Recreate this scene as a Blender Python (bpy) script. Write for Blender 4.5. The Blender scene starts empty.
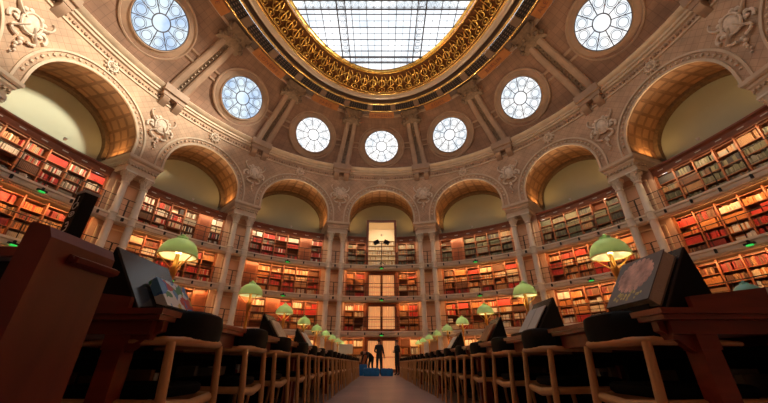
import bpy, math, random, bisect
from mathutils import Vector, Matrix
R = random.Random(7)
PI = math.pi; D = math.radians
col = bpy.context.scene.collection
CAMZ = .57

# ------------------------------------------------------------------ materials
def mat(name, c, rough=.6, metal=0., var=0., scale=3., bump=0., bscale=20., spec=.5, coords='Object', trans=0.):
    m = bpy.data.materials.new(name); m.use_nodes = True
    nt = m.node_tree; b = nt.nodes['Principled BSDF']
    b.inputs['Base Color'].default_value = (*c, 1); b.inputs['Roughness'].default_value = rough
    b.inputs['Metallic'].default_value = metal; b.inputs['Specular IOR Level'].default_value = spec
    if var or bump:
        tc = nt.nodes.new('ShaderNodeTexCoord'); n = nt.nodes.new('ShaderNodeTexNoise')
        n.inputs['Scale'].default_value = scale; n.inputs['Detail'].default_value = 4
        nt.links.new(tc.outputs[coords], n.inputs['Vector'])
        if var:
            r = nt.nodes.new('ShaderNodeValToRGB')
            r.color_ramp.elements[0].position = .3; r.color_ramp.elements[1].position = .7
            r.color_ramp.elements[0].color = (*[max(0, x*(1-var)) for x in c], 1)
            r.color_ramp.elements[1].color = (*[min(1, x*(1+var)) for x in c], 1)
            nt.links.new(n.outputs['Fac'], r.inputs['Fac']); nt.links.new(r.outputs['Color'], b.inputs['Base Color'])
        if bump:
            n2 = nt.nodes.new('ShaderNodeTexNoise'); n2.inputs['Scale'].default_value = bscale
            nt.links.new(tc.outputs[coords], n2.inputs['Vector'])
            bp = nt.nodes.new('ShaderNodeBump'); bp.inputs['Strength'].default_value = bump; bp.inputs['Distance'].default_value = .02
            nt.links.new(n2.outputs['Fac'], bp.inputs['Height']); nt.links.new(bp.outputs['Normal'], b.inputs['Normal'])
    return m

def mat_wood(name, c1, c2, rough=.4, sc=(2, 2, 14), spec=.5):
    m = bpy.data.materials.new(name); m.use_nodes = True
    nt = m.node_tree; b = nt.nodes['Principled BSDF']; b.inputs['Roughness'].default_value = rough
    b.inputs['Specular IOR Level'].default_value = spec
    tc = nt.nodes.new('ShaderNodeTexCoord'); mp = nt.nodes.new('ShaderNodeMapping'); mp.inputs['Scale'].default_value = sc
    n = nt.nodes.new('ShaderNodeTexNoise'); n.inputs['Scale'].default_value = 2; n.inputs['Detail'].default_value = 6; n.inputs['Distortion'].default_value = .6
    r = nt.nodes.new('ShaderNodeValToRGB'); r.color_ramp.elements[0].position = .3; r.color_ramp.elements[1].position = .7
    r.color_ramp.elements[0].color = (*c1, 1); r.color_ramp.elements[1].color = (*c2, 1)
    nt.links.new(tc.outputs['Object'], mp.inputs['Vector']); nt.links.new(mp.outputs['Vector'], n.inputs['Vector'])
    nt.links.new(n.outputs['Fac'], r.inputs['Fac']); nt.links.new(r.outputs['Color'], b.inputs['Base Color'])
    return m

def mat_grid(name, c, line, bw=.5, bh=.5, mortar=.02, rough=.7, var=.12, bump=.5, offset=.5, rot=0., metal=0., freq=2):
    """masonry / mosaic lattice laid in metres along the wall (UV)"""
    m = bpy.data.materials.new(name); m.use_nodes = True
    nt = m.node_tree; b = nt.nodes['Principled BSDF']; b.inputs['Roughness'].default_value = rough
    b.inputs['Metallic'].default_value = metal
    tc = nt.nodes.new('ShaderNodeTexCoord'); mp = nt.nodes.new('ShaderNodeMapping'); mp.inputs['Rotation'].default_value = (0, 0, rot)
    br = nt.nodes.new('ShaderNodeTexBrick'); br.offset = offset; br.offset_frequency = freq
    br.inputs['Scale'].default_value = 1; br.inputs['Brick Width'].default_value = bw; br.inputs['Row Height'].default_value = bh
    br.inputs['Mortar Size'].default_value = mortar; br.inputs['Mortar Smooth'].default_value = .3
    br.inputs['Color1'].default_value = (*[x*(1-var) for x in c], 1); br.inputs['Color2'].default_value = (*[min(1, x*(1+var)) for x in c], 1)
    br.inputs['Mortar'].default_value = (*line, 1)
    n = nt.nodes.new('ShaderNodeTexNoise'); n.inputs['Scale'].default_value = .9; n.inputs['Detail'].default_value = 8
    mx = nt.nodes.new('ShaderNodeMixRGB'); mx.blend_type = 'MULTIPLY'; mx.inputs['Fac'].default_value = 1
    rp = nt.nodes.new('ShaderNodeValToRGB'); rp.color_ramp.elements[0].color = (.72, .72, .72, 1); rp.color_ramp.elements[1].color = (1.15, 1.12, 1.1, 1)
    rp.color_ramp.elements[0].position = .3; rp.color_ramp.elements[1].position = .7
    nt.links.new(tc.outputs['UV'], mp.inputs['Vector']); nt.links.new(mp.outputs['Vector'], br.inputs['Vector'])
    nt.links.new(tc.outputs['UV'], n.inputs['Vector']); nt.links.new(n.outputs['Fac'], rp.inputs['Fac'])
    nt.links.new(br.outputs['Color'], mx.inputs['Color1']); nt.links.new(rp.outputs['Color'], mx.inputs['Color2'])
    nt.links.new(mx.outputs['Color'], b.inputs['Base Color'])
    bp = nt.nodes.new('ShaderNodeBump'); bp.inputs['Strength'].default_value = bump; bp.inputs['Distance'].default_value = .03; bp.invert = True
    nt.links.new(br.outputs['Fac'], bp.inputs['Height']); nt.links.new(bp.outputs['Normal'], b.inputs['Normal'])
    return m

def mat_emit(name, c, s, base=None):
    m = bpy.data.materials.new(name); m.use_nodes = True
    b = m.node_tree.nodes['Principled BSDF']
    b.inputs['Base Color'].default_value = (*(base or c), 1)
    b.inputs['Emission Color'].default_value = (*c, 1); b.inputs['Emission Strength'].default_value = s
    return m

def mat_glass_lit(name, c1, c2, s, clear=0., scale=.35):
    """frosted glass with the cloudy sky behind it; some of it lets the sun straight through"""
    m = bpy.data.materials.new(name); m.use_nodes = True; nt = m.node_tree
    for n in list(nt.nodes): nt.nodes.remove(n)
    o = nt.nodes.new('ShaderNodeOutputMaterial'); e = nt.nodes.new('ShaderNodeEmission'); e.inputs['Strength'].default_value = s
    tc = nt.nodes.new('ShaderNodeTexCoord'); n = nt.nodes.new('ShaderNodeTexNoise'); n.inputs['Scale'].default_value = scale; n.inputs['Detail'].default_value = 5
    r = nt.nodes.new('ShaderNodeValToRGB'); r.color_ramp.elements[0].position = .35; r.color_ramp.elements[1].position = .62
    r.color_ramp.elements[0].color = (*c1, 1); r.color_ramp.elements[1].color = (*c2, 1)
    nt.links.new(tc.outputs['Object'], n.inputs['Vector']); nt.links.new(n.outputs['Fac'], r.inputs['Fac']); nt.links.new(r.outputs['Color'], e.inputs['Color'])
    if clear:
        t = nt.nodes.new('ShaderNodeBsdfTransparent'); mx = nt.nodes.new('ShaderNodeMixShader'); mx.inputs['Fac'].default_value = clear
        nt.links.new(e.outputs[0], mx.inputs[1]); nt.links.new(t.outputs[0], mx.inputs[2]); nt.links.new(mx.outputs[0], o.inputs['Surface'])
    else: nt.links.new(e.outputs[0], o.inputs['Surface'])
    return m

M = dict(
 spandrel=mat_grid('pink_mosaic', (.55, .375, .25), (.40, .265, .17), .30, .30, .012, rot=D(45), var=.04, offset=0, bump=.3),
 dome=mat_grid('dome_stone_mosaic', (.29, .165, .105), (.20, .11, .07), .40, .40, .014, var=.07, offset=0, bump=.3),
 stone=mat('cream_stone', (.64, .51, .37), .65, var=.12, scale=2, bump=.25, bscale=14),
 column=mat('grey_cast_iron_paint', (.78, .71, .58), .4, var=.08, scale=3),
 rib=mat('brown_stone_rib', (.37, .245, .165), .6, var=.12, scale=2, bump=.2),
 relief=mat('carved_cream_stone', (.72, .60, .48), .55, var=.15, scale=5, bump=.2),
 dark_relief=mat('dark_bronze_relief', (.20, .13, .08), .45, .3, var=.3, scale=6),
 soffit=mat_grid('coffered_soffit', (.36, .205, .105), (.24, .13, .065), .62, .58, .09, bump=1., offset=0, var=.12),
 olive=mat('olive_painted_plaster', (.40, .43, .32), .8, var=.05, scale=.7),
 pier=mat('pink_plaster_pier', (.50, .33, .24), .7, var=.08, scale=2),
 gold=mat('gilt', (.95, .60, .16), .24, .85, var=.2, scale=6),
 goldbright=mat('bright_gilt', (1., .70, .26), .22, .9),
 goldbase=mat('dark_gilt_ground', (.16, .06, .015), .5, .5, var=.35, scale=5),
 ivory=mat('ivory_moulding', (.62, .52, .42), .25, .3),
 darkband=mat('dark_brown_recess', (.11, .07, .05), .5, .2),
 grille=mat_grid('dark_grille', (.16, .11, .085), (.015, .01, .01), .22, .16, .06, bump=.8, offset=0, metal=.3),
 block=mat('brown_gilt_block', (.17, .10, .06), .45, .3),
 plaque=mat('orange_gilt_plaque', (.34, .12, .025), .45, .3, var=.15, scale=3),
 letter=mat('dark_red_letter', (.16, .04, .015), .5),
 case=mat_wood('oak_bookcase', (.24, .075, .027), (.34, .115, .042), .4),
 caseback=mat_wood('bookcase_back', (.16, .055, .02), (.22, .08, .03), .6),
 cornice=mat_wood('mahogany_cornice', (.16, .045, .02), (.26, .075, .03), .3),
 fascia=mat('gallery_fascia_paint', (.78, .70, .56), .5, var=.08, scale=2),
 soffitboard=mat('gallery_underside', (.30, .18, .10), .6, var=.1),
 iron=mat('black_iron', (.02, .018, .016), .4, .6),
 desk=mat_wood('mahogany_desk', (.16, .022, .009), (.27, .043, .016), .30, (1.2, 8, 8)),
 panelwood=mat_wood('reddish_mahogany_panel', (.12, .012, .006), (.185, .021, .010), .38, (6, 6, 1.2)),
 chairwood=mat_wood('light_oak_chair', (.58, .29, .115), (.70, .38, .17), .35, (5, 5, 2)),
 leather=mat('black_leather', (.004, .004, .004), .6, spec=.08),
 black=mat('matt_black', (.005, .005, .006), .6, spec=.15),
 blackgloss=mat('black_acrylic', (.03, .03, .034), .22),
 white=mat('white_paint', (.8, .8, .78), .5),
 brass=mat('brass', (.75, .42, .12), .3, .9),
 floor=mat_grid('aisle_carpet_boards', (.34, .225, .21), (.25, .165, .155), 1.2, .5, .006, rough=.33, var=.06, bump=.1),
 bar=mat('dark_steel_bar', (.09, .09, .11), .5, .2),
 glass=mat_glass_lit('skylight_glass', (.46, .51, .54), (1., 1., .99), .92, .2),
 ocL=mat_glass_lit('oculus_glass_blue', (.46, .62, .88), (.80, .92, 1.), .66, 0, .9),
 ocC=mat_glass_lit('oculus_glass_white', (.80, .86, .92), (1., .98, .95), .85, 0, .9),
 ocR=mat_glass_lit('oculus_glass_pale', (.74, .82, .90), (1., .99, .98), .72, 0, .9),
 curtain=mat_emit('lit_door_curtain', (1., .46, .17), .27),
 doorglass=mat_emit('lit_glass_door', (1., .44, .16), .30),
 lit=mat_emit('led_strip', (1., .85, .6), 3.),
 exitg=mat_emit('green_exit_lamp', (.05, 1., .15), .3),
 bulb=mat_emit('lamp_bulb', (1., .80, .42), 9.),
 blue=mat('blue_plastic', (.005, .16, .45), .45, var=.2, scale=5),
 skin=mat('skin', (.45, .25, .17), .5), hair=mat('brown_hair', (.05, .025, .012), .6),
 darkcloth=mat('black_cloth', (.012, .013, .016), .8), denim=mat('dark_trousers', (.02, .024, .035), .8),
 label=mat('white_card', (.75, .72, .65), .5), paper=mat('cream_pages', (.62, .54, .42), .7, bump=.4, bscale=80),
 cream=mat('cream_wall', (.75, .62, .45), .6), screen=mat('pale_grey_plastic', (.50, .50, .50), .4),
)
def lampglass():
    m = bpy.data.materials.new('green_lamp_glass'); m.use_nodes = True; nt = m.node_tree
    b = nt.nodes['Principled BSDF']; b.inputs['Base Color'].default_value = (.52, .80, .48, 1); b.inputs['Roughness'].default_value = .12
    o = nt.nodes['Material Output']; tr = nt.nodes.new('ShaderNodeBsdfTranslucent'); tr.inputs['Color'].default_value = (.75, 1., .6, 1)
    mx = nt.nodes.new('ShaderNodeMixShader'); mx.inputs['Fac'].default_value = .4
    nt.links.new(b.outputs[0], mx.inputs[1]); nt.links.new(tr.outputs[0], mx.inputs[2]); nt.links.new(mx.outputs[0], o.inputs['Surface'])
    return m
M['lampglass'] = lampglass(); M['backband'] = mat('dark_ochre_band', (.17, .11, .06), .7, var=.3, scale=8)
M['lampteal'] = mat('teal_lamp_glass', (.25, .58, .50), .12)
def lining():
    m = mat('white_lamp_lining', (.85, .83, .75), .5); nt = m.node_tree; b = nt.nodes['Principled BSDF']; o = nt.nodes['Material Output']
    tr = nt.nodes.new('ShaderNodeBsdfTranslucent'); tr.inputs['Color'].default_value = (.9, .95, .85, 1); mx = nt.nodes.new('ShaderNodeMixShader'); mx.inputs['Fac'].default_value = .45
    nt.links.new(b.outputs[0], mx.inputs[1]); nt.links.new(tr.outputs[0], mx.inputs[2]); nt.links.new(mx.outputs[0], o.inputs['Surface']); return m
M['lampwhite'] = lining()

# ------------------------------------------------------------------ mesh builder
class MB:
    def __init__(s): s.v = []; s.f = []; s.uv = []; s.mi = []
    def add(s, v, f, uv=None, mi=0):
        k = len(s.v); s.v += [tuple(p) for p in v]
        for q in f:
            s.f.append(tuple(i+k for i in q)); s.mi.append(mi)
            s.uv.append([uv[i] for i in q] if uv else [(0, 0)]*len(q))
        return s
    def grid(s, rows, uvs=None, closed=False, mi=0):
        n = len(rows[0]); v = [p for r in rows for p in r]; f = []
        for i in range(len(rows)-1):
            for j in range(n if closed else n-1):
                a = i*n+j; b = i*n+(j+1) % n; f.append((a, b, b+n, a+n))
        return s.add(v, f, [u for r in uvs for u in r] if uvs else None, mi)
    def box(s, x0, x1, y0, y1, z0, z1, mat4=None, mi=0):
        v = [(x, y, z) for x in (x0, x1) for y in (y0, y1) for z in (z0, z1)]
        if mat4: v = [mat4 @ Vector(p) for p in v]
        f = [(0, 1, 3, 2), (4, 6, 7, 5), (0, 4, 5, 1), (2, 3, 7, 6), (0, 2, 6, 4), (1, 5, 7, 3)]
        return s.add(v, f, None, mi)
    def tube(s, pts, r, n=8, closed=False, mi=0, flat=1., cap=True):
        pts = [Vector(p) for p in pts]; N = len(pts); rs = r if isinstance(r, (list, tuple)) else [r]*N
        rows = []; up = None
        for i, p in enumerate(pts):
            if closed: t = pts[(i+1) % N]-pts[i-1]
            else: t = pts[min(i+1, N-1)]-pts[max(i-1, 0)]
            t.normalize()
            if up is None:
                up = Vector((0, 0, 1)) if abs(t.z) < .9 else Vector((0, 1, 0))
            x = t.cross(up)
            if x.length < 1e-5: x = t.cross(Vector((1, 0, 0)))
            x.normalize(); y = x.cross(t).normalized(); up = y
            rows.append([p+x*math.cos(2*PI*k/n)*rs[i]+y*math.sin(2*PI*k/n)*rs[i]*flat for k in range(n)])
        if closed: rows.append(rows[0])
        s.grid(rows, None, True, mi)
        if not closed and cap:
            s.add(rows[0], [tuple(range(n))[::-1]], None, mi); s.add(rows[-1], [tuple(range(n))], None, mi)
        return s
    def lathe(s, prof, n=16, c=(0, 0, 0), mi=0, mat4=None):
        rows = [[(c[0]+r*math.cos(2*PI*k/n), c[1]+r*math.sin(2*PI*k/n), c[2]+z) for k in range(n)] for r, z in prof]
        if mat4: rows = [[mat4 @ Vector(p) for p in r] for r in rows]
        return s.grid(rows, None, True, mi)
    def ball(s, c, r, n=10, m=6, mi=0, mat4=None):
        r = r if isinstance(r, (tuple, list)) else (r, r, r)
        rows = [[Vector((c[0]+r[0]*math.sin(a)*math.cos(2*PI*k/n), c[1]+r[1]*math.sin(a)*math.sin(2*PI*k/n), c[2]-r[2]*math.cos(a))) for k in range(n)]
                for a in [PI*(.02+.96*i/m) for i in range(m+1)]]
        if mat4: rows = [[mat4 @ p for p in q] for q in rows]
        return s.grid(rows, None, True, mi)
    def build(s, name, mats, parent=None, smooth=None, local=False):
        me = bpy.data.meshes.new(name)
        off = Vector((0, 0, 0))
        if parent is not None and not local: off = wloc(parent)
        me.from_pydata([Vector(p)-off for p in s.v], [], s.f)
        for m in (mats if isinstance(mats, (list, tuple)) else [mats]): me.materials.append(m)
        if len(me.polygons):
            me.polygons.foreach_set('material_index', s.mi)
            uvl = me.uv_layers.new(name='UVMap'); flat = [c for q in s.uv for u in q for c in u]
            uvl.data.foreach_set('uv', flat)
            if smooth is not None:
                me.polygons.foreach_set('use_smooth', [True]*len(me.polygons)); me.set_sharp_from_angle(angle=D(smooth))
        me.update()
        o = bpy.data.objects.new(name, me); col.objects.link(o)
        if parent is not None: o.parent = parent
        return o
def wloc(o):
    v = Vector(o.location)
    while o.parent: o = o.parent; v += Vector(o.location)
    return v
def tag(o, label=None, cat=None, group=None, kind=None):
    if label: o['label'] = label
    if cat: o['category'] = cat
    if group: o['group'] = group
    if kind: o['kind'] = kind
    return o
def empty(name, loc=(0, 0, 0), rz=0, label=None, cat=None, group=None, kind=None):
    o = bpy.data.objects.new(name, None); col.objects.link(o); o.location = loc; o.rotation_euler = (0, 0, rz)
    o.empty_display_size = .1
    return tag(o, label, cat, group, kind)
def copy_tree(o, parent=None):
    c = o.copy(); col.objects.link(c)
    if parent is not None: c.parent = parent
    for ch in KIDS.get(o.name, None) or [x for x in o.children]: copy_tree(ch, c)
    return c
KIDS = {}
ORD = ['first', 'second', 'third', 'fourth', 'fifth', 'sixth', 'seventh', 'eighth', 'ninth', 'tenth', 'eleventh', 'twelfth', 'thirteenth',
       'fourteenth', 'fifteenth', 'sixteenth', 'seventeenth', 'eighteenth', 'nineteenth', 'twentieth', 'twenty-first', 'twenty-second', 'twenty-third', 'twenty-fourth', 'twenty-fifth']

# ------------------------------------------------------------------ plan of the oval
C = 8.; A0, B0 = 15.9, 14.5
_T = [D(i*.5) for i in range(-720, 721)]; _S = [0.]
for i in range(1, len(_T)):
    t = (_T[i]+_T[i-1])/2; _S.append(_S[-1]+math.hypot(B0*math.cos(t), A0*math.sin(t))*(_T[i]-_T[i-1]))
_s0 = _S[720]; _S = [x-_s0 for x in _S]
def s_of(t):
    x = (t/D(.5))+720; i = int(x); i = min(max(i, 0), 1439); return _S[i]+(_S[i+1]-_S[i])*(x-i)
def t_of(s):
    i = min(max(bisect.bisect(_S, s)-1, 0), 1439); return _T[i]+(_T[i+1]-_T[i])*(s-_S[i])/(_S[i+1]-_S[i])
def nrm(t):
    v = Vector((A0*math.sin(t), B0*math.cos(t), 0)); return v.normalized()
def P(s, d, z):
    t = t_of(s); n = nrm(t)
    return Vector((B0*math.sin(t)+n.x*d, C+A0*math.cos(t)+n.y*d, z))
def ang(s):
    n = nrm(t_of(s)); return math.atan2(-n.x, n.y)     # rotation about Z so that local +Y points outward
PT = [13.65, 40.1, 64., 88., 112.]
PS = [s_of(D(x)) for x in PT]
def bay(k):
    """arc-length centre and half width of bay k"""
    sg = 1 if k >= 0 else -1; k = abs(k)
    if k == 0: return 0., PS[0]
    return sg*(PS[k]+PS[k-1])/2, (PS[k]-PS[k-1])/2
BAYS = range(-4, 5)
def bbox(mb, s0, s1, d0, d1, z0, z1, n=None, mi=0):
    n = n or max(1, int(abs(s1-s0)/.8))
    ss = [s0+(s1-s0)*i/n for i in range(n+1)]
    rows = [[P(s, d0, z0), P(s, d1, z0), P(s, d1, z1), P(s, d0, z1)] for s in ss]
    uvs = [[(s, d0), (s, d1), (s, d1+z1-z0), (s, d0+z1-z0)] for s in ss]
    mb.grid(rows, uvs, True, mi); mb.add(rows[0], [(0, 1, 2, 3)], None, mi); mb.add(rows[-1], [(3, 2, 1, 0)], None, mi)
    return mb
def bsweep(mb, s0, s1, prof, n=None, mi=0):
    n = n or max(1, int(abs(s1-s0)/.6)); ss = [s0+(s1-s0)*i/n for i in range(n+1)]
    L = [0.]
    for a, b in zip(prof, prof[1:]): L.append(L[-1]+math.hypot(a[0]-b[0], a[1]-b[1]))
    return mb.grid([[P(s, d, z) for d, z in prof] for s in ss], [[(s, l) for l in L] for s in ss], False, mi)
BN = {0: 'central bay'}
for k in range(1, 5):
    BN[k] = '%s bay right of centre' % ORD[k-1]; BN[-k] = '%s bay left of centre' % ORD[k-1]
HI, SP = 10.57, 10.57     # top of the imposts
ZC0, ZC1 = 15.15, 15.72   # cornice
ND = 2.4                  # depth of the vaults
FD = .95; BK = FD+.46       # front and back of the bookcases
DOORW = 1.12; DTOP = 11.75

# ------------------------------------------------------------------ floor
fb = MB(); n = 96
ring = [(( B0+ND+1)*math.sin(2*PI*i/n), C+(A0+ND+1)*math.cos(2*PI*i/n), 0) for i in range(n)]
fb.add(ring, [tuple(range(n))[::-1]], [(p[0], p[1]) for p in ring])
tag(fb.build('floor', M['floor']), kind='structure')

# ------------------------------------------------------------------ walls with arches
def arch_pts(r, z0, stilt, n=24):
    pts = [(-r, z0)]
    for i in range(n+1):
        a = PI-PI*i/n; pts.append((r*math.cos(a), z0+stilt+r*math.sin(a)))
    pts.append((r, z0)); return pts
tr = 0
wall = MB(); lun = MB(); sof = MB(); back = MB()
for k in BAYS:
    c, h = bay(k); r = h-.88; st = .45
    ap = arch_pts(r, HI, st)
    # spandrel wall front
    rows = []; uvs = []
    for (x, z) in ap:
        # ray outward from the arch to the frame of the bay
        ox, oz = 0, HI+st*.5
        if z <= HI+st+.001: tx, tz = math.copysign(h, x), z
        else:
            dx, dz = x, z-(HI+st)
            k1 = h/abs(dx) if abs(dx) > 1e-6 else 1e9; k2 = (ZC0-HI-st)/dz if dz > 1e-6 else 1e9
            q = min(k1, k2); tx, tz = dx*q, HI+st+dz*q
        rr = [(x+(tx-x)*j/5, z+(tz-z)*j/5) for j in range(6)]
        rows.append([P(c+a, 0, b) for a, b in rr]); uvs.append([(c+a, b) for a, b in rr])
    wall.grid(rows, uvs)
    for sx in (-1, 1):        # fill the upper corners
        a0 = math.atan2(ZC0-HI-st, h)
        pts = [p for p in ap]
        cor = (sx*h, ZC0)
        qs = []
        for (x, z) in ap[1:-1]:
            if x*sx <= 0 or z <= HI+st+.001: continue
            dx, dz = x, z-(HI+st); k1 = h/abs(dx); k2 = (ZC0-HI-st)/dz; q = min(k1, k2); qs.append((dx*q, HI+st+dz*q, k1 < k2))
        lo = [q for q in qs if q[2]]; hi_ = [q for q in qs if not q[2]]
        if lo and hi_:
            A_ = max(lo, key=lambda q: q[1]); B_ = max(hi_, key=lambda q: abs(q[0]))
            wall.add([P(c+A_[0], 0, A_[1]), P(c+B_[0], 0, B_[1]), P(c+cor[0], 0, ZC0)], [(0, 1, 2)], [(c+A_[0], A_[1]), (c+B_[0], B_[1]), (c+cor[0], ZC0)])
    # soffit of the arch
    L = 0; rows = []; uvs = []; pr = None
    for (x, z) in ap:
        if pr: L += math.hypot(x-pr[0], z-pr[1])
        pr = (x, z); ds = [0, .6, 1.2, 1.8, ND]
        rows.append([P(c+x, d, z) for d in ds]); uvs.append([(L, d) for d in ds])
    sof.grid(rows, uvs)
    # olive lunette
    xs = sorted(set([-r+2*r*i/40 for i in range(41)]+([-DOORW, DOORW] if k == 0 else [])))
    hz = lambda x: HI+st+math.sqrt(max(0, r*r-x*x))
    for a, b in zip(xs, xs[1:]):
        zl = DTOP if k == 0 and abs((a+b)/2) < DOORW else 9.4
        lun.add([P(c+a, ND, zl), P(c+b, ND, zl), P(c+b, ND, hz(b)), P(c+a, ND, hz(a))], [(0, 1, 2, 3)], [(a, zl), (b, zl), (b, hz(b)), (a, hz(a))])
    # ledge above the cases and wall behind them
    for a, b, zl in ([(-h, h, 0)] if k else [(-h, -DOORW, 0), (DOORW, h, 0), (-DOORW, DOORW, -1)]):
        if zl == 0: bbox(back, c+a, c+b, BK, BK+.12, 0, 9.4); bbox(back, c+a, c+b, BK, ND+.1, 9.3, 9.4)
        else: bbox(back, c+a, c+b, BK, BK+.12, 0, 7.2)
# plain wall closing the oval behind the camera
sE = PS[4]; sTot = _S[-1]
for sg in (1,):
    ss = [PS[4]+(s_of(D(360))-2*PS[4])*i/40 for i in range(41)]
    rows = [[P(s, 0, z) for z in (0, 5, 10.5, ZC0)] for s in ss]; wall.grid(rows, [[(s, z) for z in (0, 5, 10.5, ZC0)] for s in ss])
tag(wall.build('wall_spandrels', M['spandrel'], smooth=30), kind='structure')
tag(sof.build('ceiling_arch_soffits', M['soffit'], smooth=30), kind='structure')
tag(lun.build('wall_lunettes', M['olive'], smooth=30), kind='structure')
tag(back.build('wall_niches', M['pier']), kind='structure')

# archivolts, one per bay
tn = 1
def trim(mb, m, smooth=40):
    global tn
    o = mb.build('trim_%d' % tn, m, smooth=smooth); tn += 1; return tag(o, kind='structure')
for k in BAYS:
    c, h = bay(k); r = h-.88; mb = MB()
    for (dr, w, th) in ((0, .12, .09), (.42, .10, .07)):
        a = arch_pts(r+dr, HI, .45, 32); b = arch_pts(r+dr+w, HI, .45, 32)
        rows = [[P(c+p[0], 0, p[1]), P(c+p[0], -th, p[1]), P(c+q[0], -th, q[1]), P(c+q[0], 0, q[1])] for p, q in zip(a, b)]
        mb.grid(rows)
    # running ornament between the two mouldings
    a = arch_pts(r+.27, HI, .45, 60)
    for i, p in enumerate(a):
        if i % 2 == 0: mb.ball(P(c+p[0], -.02, p[1]), .085 if i % 4 else .06, 6, 4)
    # band at the back of the vault
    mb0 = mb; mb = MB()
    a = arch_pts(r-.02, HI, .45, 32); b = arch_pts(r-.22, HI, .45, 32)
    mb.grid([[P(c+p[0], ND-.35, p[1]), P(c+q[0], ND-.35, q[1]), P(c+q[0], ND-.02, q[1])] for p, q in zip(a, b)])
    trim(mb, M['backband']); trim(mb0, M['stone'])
# main cornice and garland string
S4 = PS[4]
mb = MB()
prof = [(0, ZC0-.12), (-.10, ZC0-.08), (-.12, ZC0+.04), (-.2, ZC0+.07), (-.2, ZC0+.2), (-.33, ZC0+.28), (-.42, ZC0+.42), (-.36, ZC0+.5), (-.2, ZC0+.57), (0, ZC0+.6)]
sF = s_of(D(360))
bsweep(mb, -S4, sF-S4, prof, 200)
bsweep(mb, -S4, S4, [(0, ZC0-.62), (-.07, ZC0-.60), (-.07, ZC0-.52), (0, ZC0-.5)], 120)
trim(mb, M['stone'])
mb = MB()
nb = 300
for i in range(nb):
    s = -S4+2*S4*i/nb; mb.ball(P(s, -.03, ZC0-.33), (.10 if i % 3 == 0 else .06), 6, 4)
trim(mb, M['rib'])

# ------------------------------------------------------------------ dome
PROF = [(15.95, 14.4, 15.7), (15.93, 14.05, 16.4), (15.87, 13.55, 17.2), (15.75, 13.0, 17.97), (15.4, 12.2, 18.9), (14.95, 11.5, 19.7), (14.5, 10.9, 20.27)]
def DP(t, z, ins=0.):
    for i in range(len(PROF)-1):
        if z <= PROF[i+1][2] or i == len(PROF)-2: break
    q = (z-PROF[i][2])/(PROF[i+1][2]-PROF[i][2])
    a = PROF[i][0]+(PROF[i+1][0]-PROF[i][0])*q; b = PROF[i][1]+(PROF[i+1][1]-PROF[i][1])*q
    n = nrm(t)
    return Vector((b*math.sin(t)-n.x*ins, C+a*math.cos(t)-n.y*ins, z))
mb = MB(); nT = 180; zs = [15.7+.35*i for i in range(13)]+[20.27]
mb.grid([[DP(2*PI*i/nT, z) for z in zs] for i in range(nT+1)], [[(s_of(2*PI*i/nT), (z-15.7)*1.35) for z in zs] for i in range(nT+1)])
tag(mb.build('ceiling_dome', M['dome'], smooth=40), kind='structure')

def dome_frame(t, z, ins=0.):
    p = DP(t, z, ins); x = (DP(t+.01, z, ins)-DP(t-.01, z, ins)).normalized()
    y = (DP(t, z+.8, ins)-DP(t, z-.8, ins)).normalized(); nn = x.cross(y).normalized()   # nn: x (right, seen from inside) x up
    y = nn.cross(x)
    cen = Vector((0, C, z))
    if nn.dot(cen-p) < 0: nn = -nn; 
    # columns: x, y(up), nn (towards the room)
    m = Matrix(((x.x, y.x, nn.x, p.x), (x.y, y.y, nn.y, p.y), (x.z, y.z, nn.z, p.z), (0, 0, 0, 1)))
    return m
def circ(r, z=0., n=40): return [(r*math.cos(2*PI*i/n), r*math.sin(2*PI*i/n), z) for i in range(n)]
for w, k in enumerate(range(-4, 5)):
    c, h = bay(k); t = t_of(c); m4 = dome_frame(t, 17.95, 0.); off = .30 if abs(k) <= 1 else (.22 if abs(k) == 2 else .15)
    root = empty('window_%d' % (w+1), m4.to_translation(), kind='structure')
    def q(p): return m4 @ Vector(p)
    g = MB(); pts = [q(p) for p in circ(1.5, off)]; g.add(pts, [tuple(range(40))])
    g.build('pane', M['ocL'] if k in (-2, -3, -4) else (M['ocC'] if k in (-1, 0) else M['ocR']), root)
    fr = MB()
    rows = [[q((r_*math.cos(2*PI*i/48), r_*math.sin(2*PI*i/48), z_)) for (r_, z_) in ((1.48, off-.05), (1.48, off+.05), (1.54, off+.09), (1.60, off+.02), (1.9, off-.03), (1.96, off+.06), (2.04, off+.05), (2.07, off-.1), (2.09, -.4))] for i in range(49)]
    fr.grid(rows); fr.build('frame', M['rib'] if k > -3 else M['rib'], root, smooth=35)
    br = MB()
    br.tube([q(p) for p in circ(.48, off+.04)], .035, 6, True); br.tube([q(p) for p in circ(1.48, off+.04)], .03, 6, True)
    for i in range(10):
        a = 2*PI*(i+.5)/10 + PI/2
        br.tube([q((.48*math.cos(a), .48*math.sin(a), off+.04)), q((1.48*math.cos(a), 1.48*math.sin(a), off+.04))], .027, 5)
    br.build('glazing_bars', M['bar'], root)
    rg = MB()
    for i in range(10):
        a = 2*PI*i/10+PI/2; cc = (1.08*math.cos(a), 1.08*math.sin(a))
        rg.tube([q((cc[0]+.25*math.cos(b), cc[1]+.25*math.sin(b), off+.02)) for b in [2*PI*j/16 for j in range(16)]], .017, 4, True)
        rg.tube([q((cc[0]+.33*math.cos(b), cc[1]+.33*math.sin(b), off+.02)) for b in [2*PI*j/16 for j in range(16)]], .012, 4, True)
    rg.build('leaded_rings', M['bar'], root)

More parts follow.
